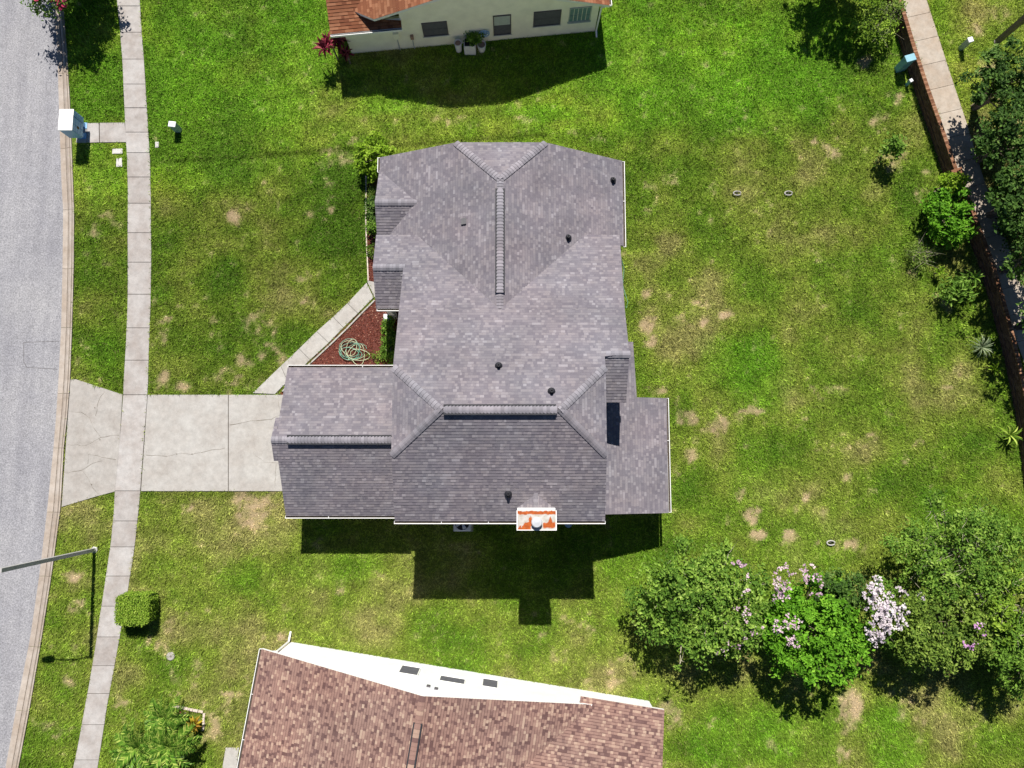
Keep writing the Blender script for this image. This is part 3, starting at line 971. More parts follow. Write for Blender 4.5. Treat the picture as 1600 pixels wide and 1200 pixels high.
house = thing('house', (-1.0, 3.0, 0), 'two-storey house with grey shingle roof in the middle of the lawn', 'house')
SG = M['shingle_grey']
roof = None
decks = []       # (polygon, tref)
XW, XE, XR = -4.96, 3.90, 4.95
ra, rb = Vector((-2.87, RY, RZ)), Vector((1.97, RY, RZ))
cSW, cNW = pt(zS, XW, 0.12), pt(zN, XW, 3.80)
cSE, cNE = pt(zS, XE, 0.12), pt(zN, XE, 3.80)
YB = 4.38                                       # ridge of the small east projection
YA = RY + (RZ - WZ) / K                         # valley apex
YP = 8.70                                       # porch ridge
YN = 10.48                                      # north eave of the main slope
vW, vE = Vector((WX - (YN - YA), YN, zN(0, YN))), Vector((WX + (YN - YA), YN, zN(0, YN)))
apex = Vector((WX, YA, WZ))
south = [ra, cSW, pt(zS, XW - .03, -2.64), pt(zS, XE + .06, -2.64), cSE, rb]
westhip = [ra, cNW, cSW]
easthip = [rb, cSE, cNE]
n_mid = [ra, rb, cNE, pt(zN, XE, YB), pt(zN, XR, YB), pt(zN, XR, YA), apex, pt(zN, XW, YA), cNW]
n_west = [apex, pt(zN, XW, YA), pt(zN, XW, YP), pt(zN, -6.36, YP), pt(zN, -6.40, YN), vW]
n_east = [apex, vE, pt(zN, XR + .12, YN), pt(zN, XR, YA)]
zp = zN(0, YP)
porch_s = [Vector((-6.36, YP, zp)), Vector((-4.75, YP, zp)), Vector((-4.75, 6.96, zp - K * 1.74)), Vector((-6.33, 6.96, zp - K * 1.74))]
zb = zN(0, YB)
bump_s = [Vector((XE - .2, YB, zb)), Vector((XR, YB, zb)), Vector((XR - .03, 2.42, zb - K * 1.96)), Vector((XE - .2, 2.42, zb - K * 1.96))]
nr = Vector((WX, 12.45, WZ))
kW, kE = Vector((-2.63, 14.62, zW(-2.63, 0))), Vector((1.57, 14.62, zE(1.57, 0)))
wing_w = [nr, apex, vW, pt(zW, -4.9, 9.9), pt(zW, -6.47, 9.9), pt(zW, -6.47, 14.70), kW]
wing_e = [nr, kE, pt(zE, 5.40, 14.52), pt(zE, 5.40, 10.25), pt(zE, 4.4, 10.25), vE, apex]
wing_n = [nr, kW, kE]
YBAY, ZBAY = 12.09, 3.42
xb = WX - (WZ - ZBAY) / K
bayr0, bayr1 = Vector((-6.50, YBAY, ZBAY)), Vector((xb, YBAY, ZBAY))
hb = (ZBAY - zW(-6.50, 0)) / K
bay_n = [bayr1, bayr0, Vector((-6.50, YBAY + hb, ZBAY - K * hb))]
bay_s = [bayr1, Vector((-6.50, YBAY - hb, ZBAY - K * hb)), bayr0]
GY, GN, GS = 0.84, 4.31, -2.64
GZ = 2.5 + K * (GN - GY)
def zGn(x, y): return GZ - K * (y - GY)
def zGs(x, y): return GZ - K * (GY - y)
gar_n = [Vector((-10.58, GY, GZ)), Vector((-4.8, GY, GZ)), pt(zGn, -4.8, GN), pt(zGn, -10.66, GN)]
gar_s = [Vector((-10.58, GY, GZ)), Vector((-10.52, GS, zGs(0, GS))), pt(zGs, -4.8, GS), Vector((-4.8, GY, GZ))]
gp_n = [Vector((-10.78, GY, GZ)), Vector((-10.575, GY, GZ)), pt(zGn, -10.575, 1.85), pt(zGn, -10.76, 1.85)]
gp_s = [Vector((-10.78, GY, GZ)), pt(zGs, -10.76, -0.1), pt(zGs, -10.575, -0.1), Vector((-10.575, GY, GZ))]
LZ, LK = 2.42, 0.27
def zL(x, y): return LZ + LK * (7.3 - x)
lanai = [pt(zL, 3.5, -2.52), pt(zL, 7.28, -2.52), pt(zL, 7.34, 2.86), pt(zL, 5.70, 2.86), pt(zL, 5.72, 5.48), pt(zL, 4.4, 5.48), pt(zL, 3.5, 5.0)]
crk = Vector((1.0, -1.46, zS(0, -1.46)))
crk0 = Vector((1.0, -2.10, crk.z))
cr_w = [crk, Vector((0.17, -2.10, zS(0, -2.10))), crk0]
cr_e = [crk, crk0, Vector((1.83, -2.10, zS(0, -2.10)))]

mb = MB()
for pl in (south, westhip, easthip, n_mid, n_west, n_east, porch_s, bump_s, wing_w, wing_e, wing_n, gar_n, gar_s, gp_n, gp_s, lanai):
    mb.slab(pl, 0.13, -0.004)
mb.slab(bay_n, .03, -.004); mb.slab(bay_s, .03, -.004)
mb.slab(cr_w, .02, -.004); mb.slab(cr_e, .02, -.004)
roof = mb.build('roof', M['fascia_grey'], house)
roof['label'] = 'grey shingle roof with hips and valleys'
for pl, tr_ in ((south, ra), (westhip, ra), (easthip, rb), (n_mid, ra), (n_west, ra), (n_east, ra), (porch_s, None), (bump_s, None), (wing_w, apex), (wing_e, apex), (wing_n, nr), (bay_n, None), (bay_s, None), (gar_n, None), (gar_s, None), (gp_n, None), (gp_s, None), (lanai, None), (cr_w, None), (cr_e, None)):
    shingle_plane(pl, SG, roof, tref=tr_)
CG = M['cap_grey']
ve = Vector((0, 0, .075))
vent_strip(ra + Vector((.12, 0, 0)), rb - Vector((.2, 0, 0)), roof)
caps(ra + ve + Vector((.12, 0, 0)), rb + ve - Vector((.2, 0, 0)), roof, CG, .25, .155, .14, 0)
for c0, r0 in ((cSW, ra), (cNW, ra), (cSE, rb), (cNE, rb)):
    caps(c0, r0, roof, CG, .30, .155, .165)
vent_strip(Vector((WX, 12.0, WZ)), Vector((WX, YA + .75, WZ)), roof)
caps(Vector((WX, 12.0, WZ)) + ve, Vector((WX, YA + .75, WZ)) + ve, roof, CG, .25, .155, .145, 0)
caps(Vector((WX, 12.42, WZ)), Vector((WX, 12.0, WZ)), roof, CG, .45, .155, .14)
caps(Vector((WX, YA + .75, WZ)), Vector((WX, YA + .05, WZ)), roof, CG, .45, .155, .14)
for c0 in (kW, kE): caps(c0, nr, roof, CG, .28, .155, .16)
vent_strip(Vector((-10.05, GY, GZ)), Vector((-5.0, GY, GZ)), roof)
caps(Vector((-10.05, GY, GZ)) + ve, Vector((-5.0, GY, GZ)) + ve, roof, CG, .25, .155, .145, 0)
caps(Vector((-10.78, GY, GZ)), Vector((-10.05, GY, GZ)), roof, CG, .45, .155, .145)
caps(Vector((-6.36, YP, zp)), Vector((XW + .05, YP, zp)), roof, CG, .45, .155, .145)
caps(bayr0, bayr1, roof, CG, .45, .155, .145)
caps(Vector((XE + .05, YB, zb)), Vector((XR, YB, zb)), roof, CG, .45, .155, .145)
caps(crk0, crk, roof, CG, .35, .10, .12)

Wt = M['white']
gutter((XW - .06, -2.64, zS(0, -2.64)), (XE + .08, -2.64, zS(0, -2.64)), (0, -1, 0), house, Wt)
gutter((-10.55, GS, 2.49), (-5.05, GS, 2.49), (0, -1, 0), house, Wt)
gutter((-5.1, GN, 2.49), (-10.66, GN, 2.49), (0, 1, 0), house, Wt)
gutter((5.40, 14.5, 2.49), (5.40, 10.2, 2.49), (1, 0, 0), house, Wt)
gutter((-6.47, 13.95, 2.49), (-6.47, 14.70, 2.49), (-1, 0, 0), house, Wt)
gutter((-6.30, 6.96, zp - K * 1.74), (-4.95, 6.96, zp - K * 1.74), (0, -1, 0), house, Wt)
gutter((7.31, 2.86, LZ), (7.31, -2.50, LZ), (1, 0, 0), house, Wt)
for x, y, z in ((5.44, 10.28, 2.4),):
    mb = MB(); mb.tube([(x, y, z), (x - .25, y + .1, z - .3), (x - .25, y + .1, 0.15 if z < 3 else 4.3)], 0.045, 6)
    mb.build('downspout', Wt, house)

# walls
mb = MB()
zt = 5.05
mb.prism([(-4.66, -2.3), (3.6, -2.3), (3.6, 2.7), (4.62, 2.7), (4.62, 4.2), (3.6, 4.2), (-4.66, 4.2)], 0, zt)
def gable_x(x0, x1, y0, y1, ym, z0, zm, t=0.0):
    """gabled prism along x"""
    b = [(y0, 0), (y1, 0), (y1, z0), (ym, zm), (y0, z0)]
    p = [(x0, y, z) for y, z in b] + [(x1, y, z) for y, z in b]
    mb.faces(p, [(0, 1, 2, 3, 4), (9, 8, 7, 6, 5), (0, 5, 6, 1), (1, 6, 7, 2), (2, 7, 8, 3), (3, 8, 9, 4), (4, 9, 5, 0)])
# upper gable walls (under the clipped ends) and the long slope's body
p = [(-2.3, 5.05), (4.2, 5.05), (9.9, 3.3), (9.9, 0), (4.2, 0)]
def body(x0, x1, ring):
    m = len(ring)
    q = [(x0, y, z) for y, z in ring] + [(x1, y, z) for y, z in ring]
    mb.faces(q, [tuple(range(m)), tuple(range(2 * m - 1, m - 1, -1))] + [(i, m + i, m + (i + 1) % m, (i + 1) % m) for i in range(m)])
body(-4.665, 3.605, [(-2.28, zt + .002), (4.19, zt + .002), (3.75, zN(0, 3.75) - .16), (0.17, zS(0, .17) - .16), (-2.28, zS(0, -2.28) - .16)])
body(-4.655, 4.63, [(4.205, .0), (9.95, .0), (9.95, zN(0, 9.95) - .16), (4.36, zN(0, 4.36) - .16), (4.205, zN(0, 4.36) - .2)])
gable_x(-6.05, -4.67, 9.9, 14.2, 12.09, 2.3, 3.0)
mb.prism([(-6.0, 9.96), (5.0, 9.96), (5.0, 14.25), (-6.0, 14.25)], 0, 2.38)
b_ = [(-6.0, 2.385), (5.0, 2.385), (1.4, zE(1.4, 0) - .17), (-2.5, zW(-2.5, 0) - .17)]
mb.faces([(x, 14.24, z) for x, z in b_] + [(x, 9.97, z) for x, z in b_], [(0, 1, 2, 3), (7, 6, 5, 4), (0, 4, 5, 1), (1, 5, 6, 2), (2, 6, 7, 3), (3, 7, 4, 0)])
gable_x(-10.28, -4.67, -2.32, 3.98, GY, 2.3, GZ - .2)
mb.box(3.61, 6.95, -2.25, 2.6, 0, 2.3)
mb.box(4.64, 5.4, 2.605, 5.2, 0, 2.5)
wall = mb.build('wall', M['stucco'], house)
for y in (7.15, 9.6):
    mb = MB(); mb.box(-6.15, -5.9, y, y + .25, 0, 3.35); mb.build('porch_column', Wt, house)
mb = MB(); mb.box(-4.72, -4.668, 8.0, 9.0, 0.05, 2.2); dr = mb.build('door', M['door_wood'], house)
mb = MB(); mb.box(-4.76, -4.722, 8.08, 8.14, 1.0, 1.12); mb.build('handle', M['metal'], dr)
gd = None
for i in range(4):
    mb = MB(); mb.box(-10.335, -10.285, -1.6, 3.3, 0.06 + i * .53, 0.06 + i * .53 + .52)
    o = mb.build('garage_door' if i == 0 else 'panel', Wt, house if i == 0 else gd)
    if i == 0: gd = o
for x, y, z, tx, ty, w, h in ((-3.6, -2.3, 3.3, 1, 0, 1.1, 1.2), (2.2, -2.3, 3.3, 1, 0, 1.1, 1.2), (-6.06, 11.4, .8, 0, 1, 1.4, 1.3), (-3.0, 14.25, .9, 1, 0, 1.2, 1.2), (2.2, 14.25, .9, 1, 0, 1.2, 1.2), (5.0, 11.6, .8, 0, 1, 1.6, 1.3), (-4.66, 5.0, 0.9, 0, 1, 1.3, 1.2)):
    nn = {(-3.6): (0, -1, 0), 2.2: (0, -1, 0) if y < 0 else (0, 1, 0), -6.06: (-1, 0, 0), -3.0: (0, 1, 0), 5.0: (1, 0, 0), -4.66: (-1, 0, 0)}[x]
    place_window(Vector((x, y, z)), Vector((tx, ty, 0)), Vector(nn), w, h, house, M['glass'], Wt, rows=2)

# roof pipes
for px, py, f in ((958, 280, zE), (888, 370, zE), (779, 571, zN), (862, 611, zN), (794, 772, zS)):
    pipe_vent(px, py, f, house)
vx, vy = P(725, 349, 4.3)
mb = MB(); mb.slab([pt(zW, vx - .12, vy - .14) + Vector((0, 0, .09)), pt(zW, vx + .12, vy - .14) + Vector((0, 0, .09)), pt(zW, vx + .12, vy + .14) + Vector((0, 0, .09)), pt(zW, vx - .12, vy + .14) + Vector((0, 0, .09))], .1); mb.build('vent_cap', M['vent_grey'], house)
# chimney
mb = MB()
CX0, CX1, CY0, CY1, CZ = 0.20, 1.80, -2.88, -2.09, 6.72
mb.box(CX0 + .05, CX1 - .05, CY0 + .05, CY1 - .03, 0, CZ - .02)
chim = mb.build('chimney', M['stucco'], house)
gx, gy = 90, 46
xs, ys = np.linspace(CX0, CX1, gx + 1), np.linspace(CY0, CY1, gy + 1)
Xg, Yg = np.meshgrid(xs, ys)
v = np.stack([Xg.ravel(), Yg.ravel(), np.full(Xg.size, CZ + .03)], 1)
idx = np.arange(Xg.size).reshape(Xg.shape)
q = np.stack([idx[:-1, :-1], idx[:-1, 1:], idx[1:, 1:], idx[1:, :-1]], -1).reshape(-1, 4)
U, W_ = (Xg - CX0) / (CX1 - CX0), (Yg - CY0) / (CY1 - CY0)
jit = (fbm(Xg * 3, Yg * 3, .35, 91, 3) - .5)
rust = np.zeros(Xg.shape)
rust = np.maximum(rust, (np.abs(W_ - .88 - .12 * jit) < .085) * 1.0)
rust = np.maximum(rust, ((U > .03) & (U < .36 + .1 * jit) & (W_ < .16 + 1.0 * U * (U < .3) + (U >= .3) * .46 + .5 * jit) & (W_ > .02)) * 1.0)
rust = np.maximum(rust, ((U > .66) & (U < .97) & (W_ > .10 + .12 * jit) & (W_ < .38 + .35 * np.maximum(0, 1 - np.abs(U - .85) / .06) + .12 * jit)) * 1.0)
rust = np.maximum(rust, ((U > .45) & (W_ < .03 + .05 * jit)) * .8)
tn = np.clip(rust + .25 * np.clip(.5 - np.abs(U - .3), 0, 1) * (W_ < .75) * (jit + .5), 0, 1)
tf = (tn[:-1, :-1] + tn[1:, 1:]) / 2
b = base_of(chim)
me = quad_mesh('chimney_cap', v - np.array(b), q, tf.ravel())
cc = link('chimney_cap', me, M['rusty'], chim)
cc['label'] = 'white metal chimney cap stained with orange rust'
mb = MB(); mb.box(CX0, CX1, CY0, CY1, CZ - .02, CZ + .026)
mb.box(CX0 + .02, CX1 - .04, CY1 + .004, CY1 + .09, CZ - .25, CZ + .02)
for x0, x1, y0, y1 in ((CX0 - .01, CX1 + .01, CY0 - .012, CY0 + .02), (CX0 - .012, CX0 + .022, CY0 + .02, CY1), (CX1 - .022, CX1 + .012, CY0 + .02, CY1)):
    mb.box(x0, x1, y0, y1, CZ - .08, CZ + .045)
mb.build('cap_flange', Wt, chim)
mb = MB(); mb.lathe((1.0, -2.55, CZ + .03), [(0.17, 0), (0.17, .10), (0.15, .11), (0.15, .16), (0.215, .165), (0.22, .20), (0.19, .235), (0.02, .25)], 28)
mb.build('flue_cap', M['metal'], chim, smooth=False)

# ------------------------------------------------------------------ brown-roofed white house below
sh = thing('neighbour_house', S3(8, -5, 0), 'white house with mottled brown shingle roof and sunlit gable wall', 'house')
SK = 0.335
SZ = 2.5 + SK * (7.15 + .62)
def zSW(a): return SZ - SK * (7.15 - a)
def zSE(a): return SZ - SK * (a - 7.15)
def zSN(b): return 2.5 + SK * (.45 - b)
B0 = -15.0
s_w = [S3(-.62, .22, 2.5), S3(7.15, .2, SZ), S3(7.15, B0, SZ), S3(-.62, B0, 2.5)]
s_e = [S3(7.15, .2, SZ), S3(14.66, .2, zSE(14.66)), S3(10.46, -4, zSE(10.46)), S3(14.9, -8.44, zSE(14.9)), S3(14.9, B0, zSE(14.9)), S3(7.15, B0, SZ)]
s_n = [S3(14.05, .45, 2.5), S3(17.88, .45, 2.5), S3(17.98, -4, zSN(-4)), S3(10.46, -4, zSN(-4)), S3(14.05, -.41, zSN(-.41))]
s_s = [S3(10.46, -4, zSN(-4)), S3(17.98, -4, zSN(-4)), S3(17.98, -8.44, 2.51), S3(14.9, -8.44, 2.51)]
mb = MB()
for pl in (s_w, s_e, s_n, s_s): mb.slab(pl, .14, -.004)
sroof = mb.build('roof', M['white'], sh)
for pl in (s_w, s_e, s_n, s_s): shingle_plane(pl, M['shingle_brown'], sroof, exposure=0.128, w=(0.10, 0.18), thick=.012, keep=0.0, band=0.6)
vent_strip(S3(7.15, -.9, SZ), S3(7.15, -8, SZ), sroof, .19, .05)
CB = M['shingle_brown']
caps(S3(7.15, .2, SZ), S3(7.15, -.9, SZ), sroof, CB, .33, .15, .17)
caps(S3(7.15, -.9, SZ + .065), S3(7.15, -6.5, SZ + .065), sroof, CB, .2, .13, .17, 0)
gutter(S3(-.62, .2, 2.49), S3(-.62, B0, 2.49), (-SD.x, -SD.y, 0), sh, Wt)
mb = MB()
t0 = 0.25
ring = [(0, 0), (17.72, 0), (17.72, 2.3), (14.2, 2.35), (14.2, zSE(14.2) - .16), (7.15, SZ - .16), (0, zSW(0) - .16)]
pf = [S3(a, 0, z) for a, z in ring]; pb = [S3(a, -t0, z) for a, z in ring]
m = len(ring)
mb.faces(pf + pb, [tuple(range(m - 1, -1, -1)), tuple(range(m, 2 * m))] + [(i, (i + 1) % m, m + (i + 1) % m, m + i) for i in range(m)])
mb.obox(S3(0.002, -t0 - .002, 0), Vector((SD.x, SD.y, 0)) * .25, Vector((-SN.x, -SN.y, 0)) * 13, (0, 0, 2.55))
mb.obox(S3(17.46, -t0 - .002, 0), Vector((SD.x, SD.y, 0)) * .25, Vector((-SN.x, -SN.y, 0)) * 7.5, (0, 0, 2.32))
mb.build('wall', M['stucco_white'], sh)
snn = (SN.x, SN.y)
so_ = (SO.x, SO.y)
for q, r in (([(628, 1039.5), (652.5, 1057)], 2), ([(688, 1055.5), (726, 1071)], 2), ([(754, 1060), (778, 1077)], 2)):
    wall_window(so_, snn, q, sh, M['screen'], Wt, rows=r, depth=.04, fw=.045)
for q in ((667, 1071), (679, 1075)):
    c0 = on_wall(so_, snn, *q)
    mb = MB(); mb.obox(c0 + Vector((snn[0], snn[1], 0)) * .003, Vector((SD.x, SD.y, 0)) * .16, Vector((snn[0], snn[1], 0)) * .05, (0, 0, .22))
    mb.build('wall_vent', M['bronze'], sh)
mb = MB()
e0 = S3(-.55, .06, 2.42)
mb.tube([e0, S3(-.06, .06, 2.05), S3(-.06, .06, .25), S3(-.10, .5, .06)], .05, 6)
mb.build('downspout', Wt, sh)
NOGRASS.append([S2(-.1, 0), S2(17.75, 0), S2(17.75, -9), S2(14, -9), S2(14, -14), S2(-.1, -14)])

# ------------------------------------------------------------------ orange-roofed cream house above
nh = thing('cream_house', N3(6, -5, 0), 'cream house with orange shingle roof and shaded window wall', 'house')
nnn = (NN.x, NN.y)
no_ = (NO.x, NO.y)
dE, dN_ = Vector((ND.x, ND.y, 0)), Vector((NN.x, NN.y, 0))
aE = NL + 0.45                         # right eave
def along(px, py, z): return (Vector(P(px, py, z)) - NO).dot(ND)
aL = along(587, 40, 2.7)               # where the gable roof meets the lower roof
c1, c2 = along(711, 170, 0), along(800, 160, 0)
NK = 0.34
zc = 2.5 + NK * (aE - c2)
am = (c1 + c2) / 2
zr = zc + NK * (c2 - am)
aWl = c1 - (zc - 2.5) / NK
def zA(a): return zc - NK * (c1 - a) if a <= am else zc - NK * (a - c2)
bo = 0.25
rr = N3(am, bo - (zr - zc) / .5, zr)
Bk = -13.0
n_e = [N3(c2, bo, zc), N3(aE, bo, 2.5), N3(aE, Bk, 2.5), N3(am, Bk, zr), rr]
n_w = [N3(c1, bo, zc), rr, N3(am, Bk, zr), N3(aL - 1.2, Bk, zA(aL - 1.2)), N3(aL - 1.2, bo - .9, zA(aL - 1.2)), N3(aL, bo, zA(aL))]
n_c = [N3(c1, bo, zc), N3(c2, bo, zc), rr]
aT = along(628, 45, 2.5)
bG = 0.42
lo0 = -0.55
n_l = [N3(lo0, bG, 2.5), N3(aT, bG, 2.5), N3(aT, -.02, 2.5 + .30 * .44), N3(aL + .2, -.02, 2.5 + .30 * .44), N3(aL - .6, -4.5, 2.5 + .30 * 4.92), N3(lo0, -4.5, 2.5 + .30 * 4.92)]
mb = MB()
for pl in (n_e, n_w, n_c, n_l): mb.slab(pl, .16, -.004)
nroof = mb.build('roof', M['white'], nh)
for pl in (n_e, n_w, n_c, n_l): shingle_plane(pl, M['shingle_orange'], nroof, exposure=.16, w=(.14, .30), thick=.015)
gutter(N3(lo0, bG, 2.5), N3(aT, bG, 2.5), dN_, nh, Wt)
gutter(N3(aE, bo, 2.5), N3(aE, -9, 2.5), dE, nh, Wt)
mb = MB()
ring = [(0, 0), (NL, 0), (NL, zA(NL) - .18), (c2, zc - .18), (c1, zc - .18), (aT - .05, zA(aT - .05) - .18), (aT - .05, 2.45), (0, 2.45)]
m = len(ring)
pf = [N3(a, 0, z) for a, z in ring]; pb = [N3(a, -.25, z) for a, z in ring]
mb.faces(pf + pb, [tuple(range(m)), tuple(range(2 * m - 1, m - 1, -1))] + [(i, m + i, m + (i + 1) % m, (i + 1) % m) for i in range(m)])
mb.obox(N3(0.002, -.252, 0), dE * .25, -dN_ * 12, (0, 0, 2.45))
mb.obox(N3(NL - .252, -.252, 0), dE * .25, -dN_ * 12, (0, 0, 2.45))
tri = [(-.25, 2.44), (-4.45, 2.44), (-4.45, 2.5 + .30 * 4.85 - .2), (-.25, 2.5 + .30 * .65 - .2)]
mb.faces([N3(.004, b, z) for b, z in tri] + [N3(aL - 1.0, b, z) for b, z in tri], [(0, 1, 2, 3), (7, 6, 5, 4), (0, 4, 5, 1), (1, 5, 6, 2), (2, 6, 7, 3), (3, 7, 4, 0)])
mb.build('wall', M['stucco_cream'], nh)
wall_window(no_, nnn, [(658, 36), (701, 53)], nh, M['screen'], M['bronze'], rows=2)
w2 = wall_window(no_, nnn, [(770, 24.5), (798.5, 52)], nh, M['pale_blind'], M['bronze'], rows=2, lower=M['screen'])
wall_window(no_, nnn, [(834, 18.5), (875, 37)], nh, M['screen'], M['bronze'], rows=2)
wall_window(no_, nnn, [(890.5, 12.5), (921.5, 31)], nh, M['glassblock'], M['pale_blind'], rows=4, cols=5, fw=.03)
for (px, py, w, h, l) in ((619, 54, .30, .45, 1.0), (643.5, 56, .17, .25, .85)):
    c0 = on_wall(no_, nnn, px, py)
    mb = MB(); mb.obox(c0 + dN_ * .003 - dE * w / 2 - Vector((0, 0, h / 2)), dE * w, dN_ * .14, (0, 0, h))
    bx_ = mb.build('meter_box', M['pot_clay'] if w < .2 else M['stucco_cream'], nh)
    mb = MB(); mb.tube([c0 + dN_ * .05 - Vector((0, 0, h / 2)), (c0.x + dN_.x * .05, c0.y + dN_.y * .05, .02)], .03, 6)
    mb.build('conduit', M['metal'], bx_)
mb = MB()
mb.tube([N3(aE + .06, bo - .06, 2.42), N3(NL + .1, .06, 2.1), N3(NL + .06, .06, .2), N3(NL + .06, .4, .08)], .05, 6)
mb.build('downspout', Wt, nh)
NOGRASS.append([N2(0, 0), N2(NL, 0), N2(NL, -12), N2(0, -12)])
NOGRASS.append(HOUSE_FOOT)


# ------------------------------------------------------------------ plants
def leaf_quads(pos, nrm, size, aspect, rng):
    """diamond leaves, slightly folded: 4 vertices each"""
    m = len(pos)
    r = rng.normal(size=(m, 3))
    t = np.cross(nrm, r); t /= np.linalg.norm(t, axis=1, keepdims=True) + 1e-9
    s = np.cross(nrm, t)
    L = size * rng.uniform(.6, 1.3, (m, 1))
    Wd = L * aspect
    v = np.empty((m, 4, 3))
    v[:, 0] = pos - t * L * .5
    v[:, 1] = pos + s * Wd * .5 + nrm * Wd * .12
    v[:, 2] = pos + t * L * .5 - nrm * L * .10
    v[:, 3] = pos - s * Wd * .5 + nrm * Wd * .12
    return v.reshape(-1, 3), np.arange(m * 4).reshape(m, 4)


def leaf_cloud(name, lobes, n_, size, mat, parent, seed, shell=.45, clump=16, sig=.17, up=.55, aspect=.55, zmin=.12, top=0.0):
    rng = np.random.default_rng(seed)
    lob = np.array(lobes, float)
    wts = lob[:, 3] * lob[:, 4] + .3 * lob[:, 5] * lob[:, 3]
    clump = int(clump * 1.6)
    nc = max(1, n_ // clump)
    k = rng.choice(len(lob), nc, p=wts / wts.sum())
    d = rng.normal(size=(nc, 3)); d /= np.linalg.norm(d, axis=1, keepdims=True)
    if top: d[:, 2] = np.where(rng.random(nc) < top, np.abs(d[:, 2]), d[:, 2])
    rad = shell + (1.04 - shell) * rng.random((nc, 1)) ** .6
    cpos = lob[k, :3] + d * rad * lob[k, 3:6]
    cd = d * lob[k, 3:6].mean(1, keepdims=True) / lob[k, 3:6]
    cd /= np.linalg.norm(cd, axis=1, keepdims=True)
    ct = rng.random(nc)
    sg = sig * rng.uniform(.45, 1.15, nc)
    idx = np.repeat(np.arange(nc), clump)
    m = len(idx)
    pos = cpos[idx] + rng.normal(size=(m, 3)) * sg[idx][:, None] * np.array([1, 1, .45])
    ok = pos[:, 2] > zmin
    pos, idx = pos[ok], idx[ok]
    m = len(pos)
    nv = cd[idx] * .35 + np.array([0, 0, up * 1.5]) + rng.normal(size=(m, 3)) * .5
    nv /= np.linalg.norm(nv, axis=1, keepdims=True)
    v, q = leaf_quads(pos, nv, size, aspect, rng)
    tn = np.clip(.6 * ct[idx] ** 1.3 + .42 * rng.random(m), 0, 1)
    b = base_of(parent)
    o = link(name, quad_mesh(name, v - np.array(b), q, tn), mat, parent)
    return o


def limb_mesh(base, tips, parent, r0, mat, seed, name='trunk', stems=1, fork=.35, twigs=0):
    rng = random.Random(seed)
    b = MB()
    base = Vector(base)
    for i, tp in enumerate(tips):
        tp = Vector(tp)
        off = Vector((rng.uniform(-.12, .12), rng.uniform(-.12, .12), 0)) if stems > 1 else Vector((0, 0, 0))
        mid = base.lerp(tp, fork) + Vector((0, 0, (tp.z - base.z) * .15))
        mid.x, mid.y = base.x + (mid.x - base.x) * .5, base.y + (mid.y - base.y) * .5
        j = Vector((rng.uniform(-.2, .2), rng.uniform(-.2, .2), 0))
        q = mid.lerp(tp, .55) + j
        b.tube([base + off, mid, q, tp], [r0, r0 * .7, r0 * .42, r0 * .12], 6)
        for k in range(twigs):
            s = mid.lerp(tp, rng.uniform(.3, .95))
            e = s + Vector((rng.uniform(-.8, .8), rng.uniform(-.8, .8), rng.uniform(.15, .6)))
            b.tube([s, s.lerp(e, .5) + Vector((0, 0, .05)), e], [r0 * .2, r0 * .14, r0 * .06], 4)
    return b.build(name, mat, parent, smooth=True)


def shrub_tree(name, label, cat, px, py, z, rx, ry, rz, nleaf, size, mat, seed, group=None, lobes=5, blooms=(), bark=None, stems=3, twigs=0, up=.55, shell=.4, clump=16, sig=.17, aspect=.55, r0=.07, top=0.0, twigmat=None):
    rng = random.Random(seed)
    cx, cy = P(px, py, z)
    root = thing(name, (cx, cy, 0), label, cat, group)
    L = [(cx, cy, z, rx * .66, ry * .66, rz * .8)]
    lobes = lobes + 4
    for i in range(lobes):
        t = 2 * math.pi * (i + rng.random() * .6) / lobes
        s_ = rng.uniform(.26, .5)
        L.append((cx + math.cos(t) * rx * (1.04 - s_) * rng.uniform(.8, 1.12), cy + math.sin(t) * ry * (1.04 - s_) * rng.uniform(.8, 1.12), z + rng.uniform(-.35, .3) * rz, rx * s_, ry * s_, rz * rng.uniform(.4, .6)))
    if rx > 1.5:
        for i in range(9):
            t = rng.uniform(0, 2 * math.pi); f = rng.uniform(.95, 1.15)
            L.append((cx + math.cos(t) * rx * f, cy + math.sin(t) * ry * f, z + rng.uniform(-.5, .1) * rz, rng.uniform(.22, .42), rng.uniform(.22, .42), .2))
    limb_mesh((cx, cy, -.05), [(l[0], l[1], min(l[2] + l[5] * .5, z + rz * .9)) for l in L], root, r0, bark or M['bark'], seed, stems=stems, twigs=twigs)
    leaf_cloud('crown', L, nleaf, size, mat, root, seed, shell=shell, clump=clump, sig=sig, up=up, aspect=aspect, top=top)
    for i, (bpx, bpy_, bz, brx, bry, brz, nb, bs, bm) in enumerate(blooms):
        bx, by = P(bpx, bpy_, bz)
        leaf_cloud('blossoms', [(bx, by, bz, brx * 1.15, bry * 1.15, brz)], int(nb * .62), bs * .85, bm, root, seed + 50 + i, shell=.1, clump=6, sig=.075, up=.7, aspect=.9)
    return root


